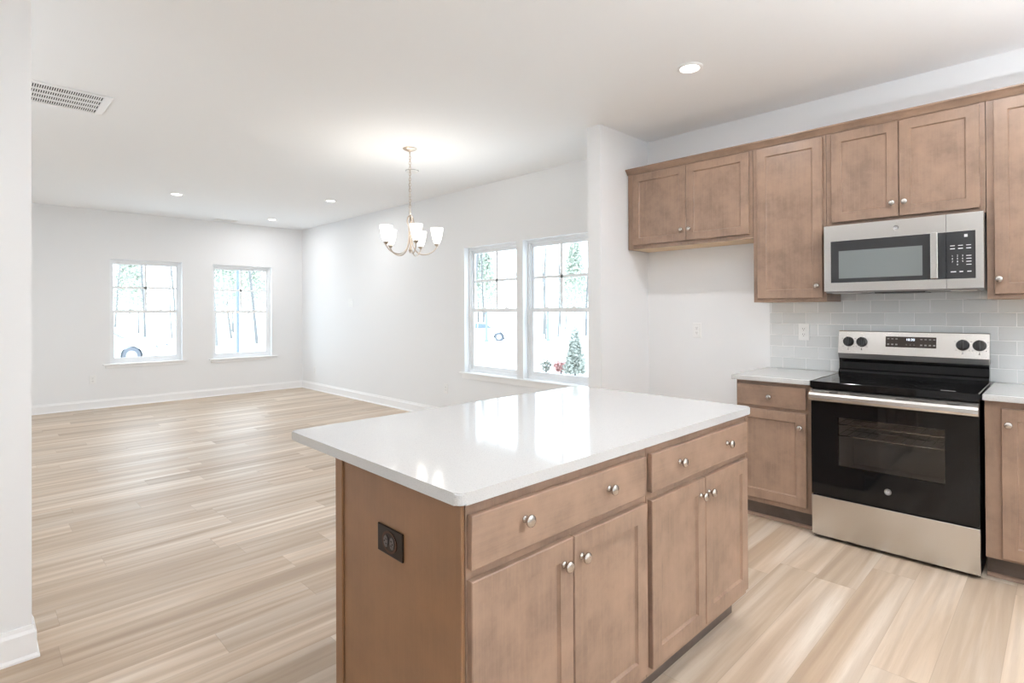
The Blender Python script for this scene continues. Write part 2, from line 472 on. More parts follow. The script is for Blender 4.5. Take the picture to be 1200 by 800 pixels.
baseboard('baseboard_partition', [('y', YS, YL, XL, 1, 0, 1), ('x', XL - .125, XL, YL, 1, 0, 1)])
baseboard('baseboard_stub', [('y', YST, YK, XS1, 1, 1, 0), ('x', XS0, XS1, YST, -1, 1, 1), ('y', YST, YD, XS0, -1, 1, 0)])
baseboard('baseboard_south', [('x', XW, REAR[0] - .06, YS, 1), ('x', REAR[1] + .06, XE, YS, 1)])
baseboard('baseboard_east', [('y', YS, PATIO[0] - .06, XE, -1), ('y', PATIO[1] + .06, YK, XE, -1)])

# ------------------------------------------------------------------ windows (double hung, grilles in the upper sash)
def window(n, axis, wall, out, a0, a1, z0, z1):
    """axis 'y': wall plane at y=wall facing -y ; axis 'x': wall plane at x=wall facing +x"""
    def B(bm, s0, s1, d0, d1, zz0, zz1, bev=0):
        if axis == 'y': bm_box(bm, s0, s1, wall + out * d0, wall + out * d1, zz0, zz1, bev) if out > 0 else None
        else: bm_box(bm, wall - d1, wall - d0, s0, s1, zz0, zz1, bev)
    root = None
    fwid, sd = .022, .034          # main frame, sash rails
    D0, D1 = .075, .145
    bm = bmesh.new()
    B(bm, a0, a0 + fwid, D0, D1, z0, z1); B(bm, a1 - fwid, a1, D0, D1, z0, z1)
    B(bm, a0 + fwid, a1 - fwid, D0, D1, z1 - .03, z1); B(bm, a0 + fwid, a1 - fwid, D0, D1, z0, z0 + .028)
    # inner stops
    B(bm, a0 + fwid, a0 + fwid + .012, D0 + .012, D0 + .018, z0 + .03, z1 - .03)
    B(bm, a1 - fwid - .012, a1 - fwid, D0 + .012, D0 + .018, z0 + .03, z1 - .03)
    root = struct('window_%d' % n, bm, VINYL)
    root['label'] = 'white double hung window with grilles in its upper sash'
    zm = (z0 + z1) / 2 - .005
    i0, i1 = a0 + fwid, a1 - fwid
    bm = bmesh.new()                # upper sash, set further out
    u0, u1 = D0 + .040, D0 + .062
    B(bm, i0, i0 + sd, u0, u1, zm - .02, z1 - .03); B(bm, i1 - sd, i1, u0, u1, zm - .02, z1 - .03)
    B(bm, i0 + sd, i1 - sd, u0, u1, z1 - .03 - .038, z1 - .03); B(bm, i0 + sd, i1 - sd, u0, u1, zm - .02, zm + .02)
    us = obj('upper_sash', bm, VINYL, root)
    bm = bmesh.new()
    c = (i0 + i1) / 2; zc = (zm + z1 - .05) / 2
    B(bm, c - .0145, c + .0145, u0 + .006, u1 - .006, zm + .02, z1 - .068); B(bm, i0 + sd, i1 - sd, u0 + .006, u1 - .006, zc - .0145, zc + .0145)
    obj('muntin', bm, VINYL, us)
    bm = bmesh.new(); B(bm, i0 + sd, i1 - sd, u0 + .009, u0 + .013, zm + .02, z1 - .068); obj('pane', bm, GLASS, us)
    bm = bmesh.new()                # lower sash, nearer the room
    l0, l1 = D0 + .016, D0 + .038
    B(bm, i0, i0 + sd + .008, l0, l1, z0 + .028, zm + .022); B(bm, i1 - sd - .008, i1, l0, l1, z0 + .028, zm + .022)
    B(bm, i0 + sd + .008, i1 - sd - .008, l0, l1, z0 + .028, z0 + .078); B(bm, i0 + sd + .008, i1 - sd - .008, l0 - .004, l1, zm - .022, zm + .022)
    ls = obj('lower_sash', bm, VINYL, root)
    bm = bmesh.new(); B(bm, i0 + sd + .008, i1 - sd - .008, l0 + .009, l0 + .013, z0 + .078, zm - .022); obj('pane', bm, GLASS, ls)
    bm = bmesh.new()
    for s in (.28, .72):
        p = i0 + (i1 - i0) * s; B(bm, p - .025, p + .025, l0 - .002, l0 + .02, zm + .022, zm + .034, .003)
    pieces('sash_lock', bm, VINYL, ls)
    return root
wn = 1
for a in WINS_N: window(wn, 'y', YD, 1, *a); wn += 1
for a in WINS_W: window(wn, 'x', XW, -1, *a); wn += 1
def stool(name, axis, wall, a0, a1, z, deep0, deep1):
    bm = bmesh.new()
    if axis == 'y':
        bm_box(bm, a0, a1, wall - .032, wall, z - .02, z, .004, 2)
        for d0, d1 in zip(deep0, deep1): bm_box(bm, d0, d1, wall - .001, wall + .08, z - .018, z)
        bm_box(bm, a0 + .03, a1 - .03, wall - .012, wall, z - .075, z - .02, .002)
    else:
        bm_box(bm, wall, wall + .032, a0, a1, z - .02, z, .004, 2)
        for d0, d1 in zip(deep0, deep1): bm_box(bm, wall - .08, wall + .001, d0, d1, z - .018, z)
        bm_box(bm, wall, wall + .012, a0 + .03, a1 - .03, z - .06, z - .02, .002)
    o = struct(name, bm, TRIM)
stool('trim_1', 'y', YD, -5.10, -3.12, .607, [-5.03, -4.062], [-4.158, -3.19])
stool('trim_2', 'x', XW, 1.325, 2.362, .607, [1.405], [2.307])
stool('trim_3', 'x', XW, 2.675, 3.735, .592, [2.735], [3.648])
# glazing added in the right and rear walls, out of view, to let in daylight
def glazed(name, axis, c, sgn, a0, a1, z0, z1, lights, tname):
    """rows of framed lights between a0..a1 in a wall whose room face is at c; sgn points outdoors"""
    def B(bm, s0, s1, d0, d1, q0, q1):
        lo, hi = sorted((c + sgn * d0, c + sgn * d1))
        if axis == 'x': bm_box(bm, lo, hi, s0, s1, q0, q1)
        else: bm_box(bm, s0, s1, lo, hi, q0, q1)
    bm = bmesh.new(); gl = bmesh.new()
    B(bm, a0, a1, .04, .12, z1 - .05, z1); B(bm, a0, a1, .04, .12, z0, z0 + .03)
    B(bm, a0, a0 + .04, .04, .12, z0 + .03, z1 - .05); B(bm, a1 - .04, a1, .04, .12, z0 + .03, z1 - .05)
    w = (a1 - a0 - .08) / lights
    for i in range(lights):
        p0, p1 = a0 + .04 + w * i, a0 + .04 + w * (i + 1)
        B(bm, p0, p0 + .06, .06, .10, z0 + .03, z1 - .05); B(bm, p1 - .06, p1, .06, .10, z0 + .03, z1 - .05)
        B(bm, p0 + .06, p1 - .06, .06, .10, z0 + .03, z0 + .10); B(bm, p0 + .06, p1 - .06, .06, .10, z1 - .12, z1 - .05)
        B(gl, p0 + .06, p1 - .06, .078, .083, z0 + .10, z1 - .12)
    o = struct(name, bm, VINYL); obj('pane', gl, GLASS, o)
    bm = bmesh.new()
    for s0, s1, q0, q1 in ((a0 - .06, a0, z0, z1), (a1, a1 + .06, z0, z1), (a0 - .06, a1 + .06, z1, z1 + .06)): B(bm, s0, s1, -.016, 0, q0, q1)
    struct(tname, bm, TRIM)
glazed('added_door_1', 'x', XE, 1, *PATIO, 1, 'trim_4')
glazed('window_5', 'x', XE, 1, *WIN_E, 2, 'trim_5')
glazed('added_door_2', 'y', YS, -1, *REAR, 2, 'trim_6')
glazed('window_6', 'y', YS, -1, *WINS_S[0], 2, 'trim_7')
glazed('window_7', 'y', YS, -1, *WINS_S[1], 2, 'trim_8')

# ------------------------------------------------------------------ knobs, doors, drawers
def knob_mesh():
    bm = bmesh.new()
    bm_lathe(bm, [(0, 0), (.0095, 0), (.0095, .002), (.0065, .004), (.0055, .009), (.0062, .0135), (.0115, .0165), (.0155, .0195), (.0162, .0225), (.0150, .0255), (.0105, .0280), (.005, .0290), (0, .0292)], 20)
    bmesh.ops.recalc_face_normals(bm, faces=bm.faces)
    me = bpy.data.meshes.new('knob'); bm.to_mesh(me); bm.free(); me.materials.append(NICKEL)
    for p in me.polygons: p.use_smooth = True
    return me
KNOB = knob_mesh()
def knob(parent, pos, facing):
    o = bpy.data.objects.new('knob', KNOB); COL.objects.link(o); o.parent = parent
    o.location = Vector(pos) - worigin(parent)
    o.rotation_euler = (PI / 2, 0, 0) if facing == '-y' else (0, PI / 2, 0)
    o['label'] = 'satin nickel knob'
    return o
def panel_door(facing, plane, a0, a1, z0, z1, t=.0185, fr=.056, rec=.009, ch=.006, bev=.0025):
    """recessed panel door; its back lies on `plane`, its front t before it"""
    def P(a, z, d):
        return (a, plane - d, z) if facing == '-y' else (plane + d, a, z)
    bm = bmesh.new()
    def ring(i, d): return [bm.verts.new(P(a, z, d)) for a, z in ((a0 + i, z0 + i), (a1 - i, z0 + i), (a1 - i, z1 - i), (a0 + i, z1 - i))]
    rs = [ring(0, 0), ring(0, t - bev), ring(bev, t), ring(fr, t), ring(fr + .0015, t - .004), ring(fr + ch, t - rec)]
    bm.faces.new(rs[0])
    for A, B in zip(rs, rs[1:]):
        for i in range(4): bm.faces.new((A[i], A[(i + 1) % 4], B[(i + 1) % 4], B[i]))
    bm.faces.new(rs[-1])
    return bm
def slab(facing, plane, a0, a1, z0, z1, t=.0185, bev=.003):
    bm = bmesh.new()
    if facing == '-y': bm_box(bm, a0, a1, plane - t, plane, z0, z1, bev, 2)
    else: bm_box(bm, plane, plane + t, a0, a1, z0, z1, bev, 2)
    return bm
def ddoor(root, facing, plane, a0, a1, z0, z1, kp):
    d = obj('door', panel_door(facing, plane, a0, a1, z0, z1), WOOD, root)
    f = (kp[0], plane - .0185, kp[1]) if facing == '-y' else (plane + .0185, kp[0], kp[1])
    knob(d, f, facing); return d
def ddrawer(root, facing, plane, a0, a1, z0, z1, kps):
    d = obj('drawer', slab(facing, plane, a0, a1, z0, z1), WOODH if facing == '-y' else WOODY, root)
    for kp in kps:
        f = (kp[0], plane - .0185, kp[1]) if facing == '-y' else (plane + .0185, kp[0], kp[1])
        knob(d, f, facing)
    return d

# ------------------------------------------------------------------ kitchen wall: upper cabinets
YU = 3.838
def upper(label, x0, x1, z0, z1, doors, stile_l, stile_r, zc=None):
    r = thing('wall_cabinet', label, 'cabinet', ((x0 + x1) / 2, YK, z0), 'wall cabinets above the counter')
    bm = bmesh.new(); e = .001
    bm_box(bm, x0 + e, x0 + .016, YU + .019, YK - .002, z0, z1); bm_box(bm, x1 - .016, x1 - e, YU + .019, YK - .002, z0, z1)
    bm_box(bm, x0 + .016, x1 - .016, YK - .012, YK - .002, z0 + .02, z1); bm_box(bm, x0 + .016, x1 - .016, YU + .019, YK - .002, z1 - .016, z1)
    obj('carcass', bm, WOOD, r)
    bm = bmesh.new(); bm_box(bm, x0 + .016, x1 - .016, YU + .0195, YK - .012, z0 + .001, z0 + .0185)
    b = obj('bottom_panel', bm, MAPLE, r); b['label'] = 'unstained light maple underside'
    bm = bmesh.new()                      # face frame
    bm_box(bm, x0 + e, stile_l, YU, YU + .019, z0, z1); bm_box(bm, stile_r, x1 - e, YU, YU + .019, z0, z1)
    bm_box(bm, stile_l, stile_r, YU, YU + .019, z0, z0 + .045); bm_box(bm, stile_l, stile_r, YU, YU + .019, z1 - .06, z1)
    if zc: bm_box(bm, zc - .02, zc + .02, YU, YU + .019, z0 + .045, z1 - .06)
    obj('face_frame', bm, WOOD, r)
    for a0, a1, q0, q1, kp in doors: ddoor(r, '-y', YU, a0, a1, q0, q1, kp)
    return r
upper('short two door brown wall cabinet above the empty alcove', -2.524, -1.5165, 1.822, 2.445,
      [(-2.470, -2.009, 1.852, 2.418, (-2.040, 1.936)), (-2.005, -1.540, 1.852, 2.418, (-1.976, 1.936))], -2.435, -1.57, -2.007)
upper('tall single door brown wall cabinet left of the microwave', -1.5155, -1.0625, 1.380, 2.445,
      [(-1.484, -1.082, 1.404, 2.418, (-1.112, 1.480))], -1.45, -1.115)
upper('two door brown wall cabinet directly above the microwave', -1.0615, -.2995, 1.842, 2.445,
      [(-1.031, -.683, 1.868, 2.420, (-.712, 1.947)), (-.679, -.323, 1.868, 2.420, (-.652, 1.947))], -1.0, -.36, -.681)
upper('tall single door brown wall cabinet right of the microwave', -.2985, .160, 1.380, 2.445,
      [(-.267, .130, 1.406, 2.420, (-.248, 1.484))], -.235, .10)
bm = bmesh.new()
bm_prism(bm, [(YU + .02, 2.446), (YU + .02, 2.431), (YU - .0015, 2.431), (YU - .006, 2.431), (YU - .012, 2.442), (YU - .024, 2.456), (YU - .036, 2.466), (YU - .036, 2.474), (YU + .02, 2.474)], 'x', -2.527, .165)
bm_prism(bm, [(YU + .02, 2.4465), (YU + .02, 2.474), (YK - .002, 2.474), (YK - .002, 2.4465)], 'x', -2.527, .165)
cr = obj('crown_molding', bm, WOODH); tag(cr, 'brown crown molding along the top of the wall cabinets', 'molding')

# ------------------------------------------------------------------ kitchen wall: base cabinets and counters
YB = 3.564
def base_cab(label, x0, x1, drawers, doors, sl, sr, mid=None):
    r = thing('base_cabinet', label, 'cabinet', ((x0 + x1) / 2, YK, 0), 'base cabinets beside the range')
    bm = bmesh.new(); e = .001
    for s0, s1 in ((x0 + e, x0 + .016), (x1 - .016, x1 - e)):
        bm_box(bm, s0, s1, YB + .019, YK - .034, .11, .8815); bm_box(bm, s0, s1, YB + .075, YK - .034, 0, .11)
    bm_box(bm, x0 + .016, x1 - .016, YK - .045, YK - .034, .11, .8815); bm_box(bm, x0 + .016, x1 - .016, YB + .019, YK - .045, .11, .126)
    obj('carcass', bm, WOOD, r)
    bm = bmesh.new()
    bm_box(bm, x0 + e, sl, YB, YB + .019, .11, .8815); bm_box(bm, sr, x1 - e, YB, YB + .019, .11, .8815)
    bm_box(bm, sl, sr, YB, YB + .019, .11, .15); bm_box(bm, sl, sr, YB, YB + .019, .845, .8815)
    if mid: bm_box(bm, sl, sr, YB, YB + .019, mid - .02, mid + .02)
    obj('face_frame', bm, WOOD, r)
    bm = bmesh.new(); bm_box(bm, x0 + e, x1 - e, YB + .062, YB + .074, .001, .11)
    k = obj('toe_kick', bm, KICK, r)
    bm = bmesh.new(); bm_prism(bm, [(YB + .062, .001), (YB + .046, .001), (YB + .048, .010), (YB + .055, .017), (YB + .062, .019)], 'x', x0 + e, x1 - e)
    obj('shoe_molding', bm, WOODH, k)
    for d in drawers: ddrawer(r, '-y', YB, *d)
    for d in doors: ddoor(r, '-y', YB, *d)
    return r
base_cab('brown base cabinet with one drawer left of the range', -1.522, -1.0705, [(-1.510, -1.100, .725, .858, [(-1.308, .787)])],
         [(-1.510, -1.100, .142, .704, (-1.130, .621))], -1.482, -1.13, .715)
base_cab('brown base cabinet with full height door right of the range', -.2915, .165, [], [(-.229, .130, .124, .848, (-.202, .772))], -.2, .10)
def counter(label, x0, x1, y0, y1, z0, z1, r=.004, loc=None):
    bm = bmesh.new(); bm_box(bm, x0, x1, y0, y1, z0, z1, r, 3)
    o = obj('countertop', bm, QUARTZ); return tag(o, label, 'countertop')
counter('short white quartz countertop left of the range', -1.540, -1.0695, 3.520, YK - .0005, .8825, .9125)
counter('white quartz countertop right of the range', -.2965, .19, 3.520, YK - .0005, .8825, .9125)
bm = bmesh.new(); bm_box(bm, -1.5205, .19, YK - .009, YK - .0006, .9135, 1.3785); bm_box(bm, -1.0625, -.2985, YK - .009, YK - .0006, 1.3785, 1.45)
bs = obj('tile_backsplash', bm, TILE); tag(bs, 'pale grey glossy subway tile backsplash behind the range', 'backsplash', kind='structure')

# ------------------------------------------------------------------ electric range
rx0, rx1 = -1.0625, -.3055
rc = (rx0 + rx1) / 2
rg = thing('electric_range', 'stainless steel electric range with black glass oven door', 'stove', (rc, 3.8, 0))
bm = bmesh.new()
bm_box(bm, rx0 + .003, rx0 + .018, 3.535, 4.115, .012, .872); bm_box(bm, rx1 - .018, rx1 - .003, 3.535, 4.115, .012, .872)
bm_box(bm, rx0 + .018, rx1 - .018, 4.07, 4.115, .012, .872); bm_box(bm, rx0 + .018, rx1 - .018, 3.56, 4.07, .012, .06)
bm_box(bm, rx0 + .018, rx1 - .018, 3.545, 3.60, .80, .872); bm_box(bm, rx0 + .018, rx1 - .018, 3.545, 3.60, .235, .265)
for x in (rx0 + .04, rx1 - .08):
    for y in (3.58, 4.05): bm_box(bm, x, x + .04, y, y + .04, 0, .014)
obj('body', bm, BLACKM, rg)
bm = bmesh.new()                                     # oven cavity
bm_box(bm, -.96, -.41, 4.00, 4.02, .35, .78); bm_box(bm, -.975, -.96, 3.60, 4.02, .35, .78); bm_box(bm, -.41, -.395, 3.60, 4.02, .35, .78)
bm_box(bm, -.975, -.395, 3.60, 4.02, .335, .35); bm_box(bm, -.975, -.395, 3.60, 4.02, .78, .79)
cav = obj('oven_cavity', bm, CAVITY, rg)
for z in (.60, .665):
    bm = bmesh.new()
    for i in range(13):
        x = -.945 + i * .0433; bm_tube(bm, [(x, 3.60, z), (x, 3.98, z)], .0022, 6)
    for y in (3.605, 3.80, 3.975): bm_tube(bm, [(-.957, y, z - .004), (-.413, y, z - .004)], .0034, 6)
    obj('oven_rack', bm, STEEL, cav)
bm = bmesh.new(); bm_box(bm, rx0 + .001, rx1 - .001, 3.513, 3.545, .022, .250, .003, 2)
dr = obj('storage_drawer', bm, STEEL, rg)
bm = bmesh.new()                                     # oven door: black glass with a cut-out window
X0, X1 = rx0 + .001, rx1 - .001
wx0, wx1, wz0, wz1 = -.925, -.441, .437, .716
bm_box(bm, X0, wx0, 3.514, 3.545, .258, .802); bm_box(bm, wx1, X1, 3.514, 3.545, .258, .802)
bm_box(bm, wx0, wx1, 3.514, 3.545, .258, wz0); bm_box(bm, wx0, wx1, 3.514, 3.545, wz1, .802)
dd = obj('oven_door', bm, BLACKG, rg)
bm = bmesh.new(); bm_box(bm, wx0, wx1, 3.5165, 3.5195, wz0, wz1); obj('oven_window', bm, OVENG, dd)
bm = bmesh.new(); bm_prism(bm, [(3.545, .803), (3.478, .803), (3.470, .808), (3.467, .820), (3.468, .838), (3.474, .850), (3.505, .868), (3.545, .868)], 'x', X0, X1)
hd = obj('oven_handle', bm, STEEL, dd)
bm = bmesh.new()
for a, b in ((.105, .145), (.205, .265), (.285, .345), (.42, .48), (.50, .56), (.635, .685)):
    xa = X0 + a; xb = X0 + b
    bm_prism(bm, [(3.4790, .8535), (3.4935, .8620), (3.4925, .8640), (3.4780, .8555)], 'x', xa, xb)
pieces('vent_slot', bm, SLOT, dd)
bm = bmesh.new()
for i in range(1):
    bm_lathe(bm, [(0, 0), (.0165, 0), (.0165, .002), (.0145, .0026), (.0140, .0018), (0, .0018)], 32)
em = obj('emblem', bm, STEELD, dd, True, loc=Vector((-.686, 3.514, .346)) - worigin(dd)); em.rotation_euler = (PI / 2, 0, 0)
text('emblem_letters', 'GE', .0165, (-.686, 3.5118, .346), MARK, dd)
bm = bmesh.new(); bm_box(bm, rx0, rx1 + .001, 3.502, 4.06, .873, .9135, .003, 2)
ct = obj('cooktop', bm, BLACKG, rg)
bm = bmesh.new()
for x, y, r in ((-.875, 3.66, .105), (-.50, 3.66, .085), (-.875, 3.91, .085), (-.50, 3.91, .105), (-.685, 3.93, .055)):
    n = 48
    for rad in (r, r * .62):
        A = [bm.verts.new((x + rad * math.cos(2 * PI * i / n), y + rad * math.sin(2 * PI * i / n), .9137)) for i in range(n)]
        B = [bm.verts.new((x + (rad - .002) * math.cos(2 * PI * i / n), y + (rad - .002) * math.sin(2 * PI * i / n), .9137)) for i in range(n)]
        for i in range(n): bm.faces.new((A[i], A[(i + 1) % n], B[(i + 1) % n], B[i]))
obj('burner_ring', bm, mat('burner_print', (.09, .09, .09), .25), ct)
bm = bmesh.new(); bm_box(bm, rx0 + .0, rx0 + .004, 3.506, 4.055, .9125, .9155); bm_box(bm, rx1 - .004, rx1 + .0005, 3.506, 4.055, .9125, .9155)
pieces('side_trim', bm, STEELD, ct)
bm = bmesh.new(); bm_box(bm, -.46, -.40, 3.535, 3.548, .9136, .914); obj('hot_surface_mark', bm, mat('print_grey', (.35, .35, .35), .4), ct)
bm = bmesh.new()                                     # riser: rounded step at the cooktop rear
bm_prism(bm, [(4.048, .9136), (4.048, .925), (4.056, .938), (4.068, .946), (4.072, .99), (4.066, 1.003), (4.066, 1.012), (4.128, 1.012), (4.128, .9136)], 'x', rx0 + .006, rx1 - .004)
obj('riser', bm, BLACKG, rg)
bm = bmesh.new()
bm_prism(bm, [(4.055, 1.013), (4.043, 1.046), (4.135, 1.046), (4.135, 1.013)], 'x', rx0 + .006, rx1 - .004)
obj('lip', bm, STEELD, rg)
bm = bmesh.new()
TH = math.atan2(.028, .142)
bm_prism(bm, [(4.042, 1.0465), (4.070, 1.186), (4.074, 1.190), (4.135, 1.190), (4.135, 1.0465)], 'x', rx0 + .005, rx1 - .002)
bmesh.ops.recalc_face_normals(bm, faces=bm.faces)
cp = obj('control_panel', bm, STEEL, rg)
def on_panel(x, z, d=0.0):
    y = 4.042 + (z - 1.0465) * .028 / .1395
    return Vector((x, y - d * math.cos(TH), z + d * math.sin(TH)))
TILT = (PI / 2 - TH, 0, 0)
bm = bmesh.new()
a0, a1, q0, q1 = -.797, -.545, 1.096, 1.160
vs = [bm.verts.new(on_panel(x, z, d)) for d in (-.001, .0012) for x, z in ((a0, q0), (a1, q0), (a1, q1), (a0, q1))]
for f in ((0, 1, 2, 3), (4, 5, 6, 7), (0, 1, 5, 4), (1, 2, 6, 5), (2, 3, 7, 6), (3, 0, 4, 7)): bm.faces.new([vs[i] for i in f])
ds = obj('display', bm, mat('display_brown', (.045, .034, .03), .12), cp)
text('clock_digits', '10:30', .020, on_panel(-.671, 1.1425, .0016), DIGIT, ds, TILT)
bm = bmesh.new()
for z in (1.146, 1.112):
    for x in (-.783, -.762, -.741, -.617, -.596, -.575, -.555):
        c = on_panel(x, z, .0014); w = .0055; h = .0025 if z > 1.13 else .004
        p0 = on_panel(x - w, z - h, .0015); p1 = on_panel(x + w, z - h, .0015); p2 = on_panel(x + w, z + h, .0015); p3 = on_panel(x - w, z + h, .0015)
        bm.faces.new([bm.verts.new(p) for p in (p0, p1, p2, p3)])
for x in (-.69, -.671, -.652):
    bm.faces.new([bm.verts.new(on_panel(x + sx, 1.112 + sz, .0015)) for sx, sz in ((-.003, -.0015), (.003, -.0015), (.003, .0015), (-.003, .0015))])
pieces('key_legend', bm, mat('legend_grey', (.30, .28, .27), .5), ds)
def burner_knob():
    bm = bmesh.new()
    bm_lathe(bm, [(0, 0), (.031, 0), (.031, .003), (.0285, .006), (.027, .020), (.0245, .025), (0, .025)], 36)
    bm_box(bm, -.0055, .0055, -.027, .027, .022, .034, .002, 2)
    return bm
bmk = burner_knob(); bmesh.ops.recalc_face_normals(bmk, faces=bmk.faces)
kme = bpy.data.meshes.new('burner_knob'); bmk.to_mesh(kme); bmk.free(); kme.materials.append(BLACKP)
for p in kme.polygons: p.use_smooth = True
kme.set_sharp_from_angle(angle=math.radians(35))
for x in (-1.000, -.925, -.424, -.350):
    o = bpy.data.objects.new('burner_knob', kme); COL.objects.link(o); o.parent = cp
    o.location = on_panel(x, 1.121) - worigin(cp); o.rotation_euler = TILT
bm = bmesh.new()
for x in (-1.000, -.925, -.424, -.350):
    for dx, dz, w, h in ((0, -.043, .0015, .004), (0, -.050, .004, .0015), (-.030, -.030, .002, .0015), (.030, -.030, .002, .0015), (-.036, .020, .003, .0012), (.036, .020, .003, .0012)):
        bm.faces.new([bm.verts.new(on_panel(x + dx + sx * w, 1.121 + dz + sz * h, .0006)) for sx, sz in ((-1, -1), (1, -1), (1, 1), (-1, 1))])
pieces('dial_marking', bm, MARKD, cp)

# ------------------------------------------------------------------ microwave
mx0, mx1, mf = -1.053, -.3035, 3.75
mz0, mz1 = 1.440, 1.8405
mw = thing('microwave', 'stainless steel over the range microwave with black glass door', 'microwave', ((mx0 + mx1) / 2, YK, mz0))
bm = bmesh.new()
bm_box(bm, mx0 + .001, mx1 - .001, mf + .030, YK - .010, mz0 - .010, mz1, .002)
bd = obj('body', bm, STEELD, mw)
bm = bmesh.new()
ms = -.4575
bx0, bx1, bz0, bz1 = -1.016, -.336, 1.491, 1.743
f0, f1 = mf, mf + .029
bm_box(bm, mx0, bx0, f0, f1, mz0, mz1 - .001); bm_box(bm, bx0, ms - .001, f0, f1, mz0, bz0); bm_box(bm, bx0, ms - .001, f0, f1, bz1, mz1 - .001)
md = obj('door', bm, STEEL, mw); md['label'] = 'stainless framed door with a dark glass window'
bm = bmesh.new(); bm_box(bm, bx0, ms - .001, f0 + .0008, f1, bz0, bz1); pnl = obj('door_glass', bm, CHAR, md)
bm = bmesh.new(); bm_box(bm, -.973, -.562, f0 - .0004, f0 + .002, 1.516, 1.682, .0003); obj('window', bm, GREYG, pnl)
bm = bmesh.new()
bm_box(bm, -.523, -.489, f0 - .036, f0 - .022, 1.494, 1.746, .004, 2)
bm_box(bm, -.515, -.497, f0 - .024, f0 + .001, 1.497, 1.515); bm_box(bm, -.515, -.497, f0 - .024, f0 + .001, 1.725, 1.743)
obj('handle', bm, STEEL, md)
bm = bmesh.new(); bm_lathe(bm, [(0, 0), (.014, 0), (.014, .0015), (.0125, .002), (.012, .0012), (0, .0012)], 28)
em = obj('emblem', bm, STEELD, md, True, loc=Vector((-.683, f0, 1.793)) - worigin(md)); em.rotation_euler = (PI / 2, 0, 0)
text('emblem_letters', 'GE', .0135, (-.683, f0 - .0017, 1.793), MARK, md)
bm = bmesh.new()
bm_box(bm, bx1, mx1, f0, f1, mz0, mz1 - .001); bm_box(bm, ms + .001, bx1, f0, f1, mz0, bz0); bm_box(bm, ms + .001, bx1, f0, f1, bz1, mz1 - .001)
mp = obj('control_panel', bm, STEEL, mw)
bm = bmesh.new(); bm_box(bm, ms + .001, bx1, f0 + .0008, f1, bz0, bz1); kp = obj('keypad', bm, CHAR, mp)
yk = f0 + .0004
bm = bmesh.new()
for i in range(3):
    for z, w, h in ((1.668, .010, .0016), (1.652, .010, .0022)):
        x = -.431 + i * .0335; bm_box(bm, x - w, x + w, yk, yk + .001, z - h, z + h)
for z in (1.612, 1.597, 1.581, 1.565): bm_box(bm, -.374, -.353, yk, yk + .001, z - .0016, z + .0016)
for i, w in enumerate((.0115, .0075, .0085)): bm_box(bm, -.428 + i * .033 - w, -.428 + i * .033 + w, yk, yk + .001, 1.526, 1.531)
bm_box(bm, -.382, -.368, yk, yk + .001, 1.711, 1.726)
pieces('key_legend', bm, MARK, kp)
for i, ch in enumerate(('1', '2', '3', '4', '5', '6', '7', '8', '9', '0')):
    r_, c_ = divmod(i, 3)
    if ch == '0': r_, c_ = 3, 1
    text('key_digit', ch, .0125, (-.432 + c_ * .0215, yk, 1.613 - r_ * .0155), MARK, kp)
bm = bmesh.new()
bm_box(bm, -.80, -.56, mf + .06, mf + .25, mz0 - .016, mz0 - .0095); gv = obj('grease_filter', bm, BLACKM, mw)
bm = bmesh.new(); bm_box(bm, -1.02, -.88, mf + .035, mf + .11, mz0 - .013, mz0 - .0095, .001); bm_box(bm, -.445, -.34, mf + .035, mf + .11, mz0 - .013, mz0 - .0095, .001)
pieces('cooktop_light', bm, BULB, mw)

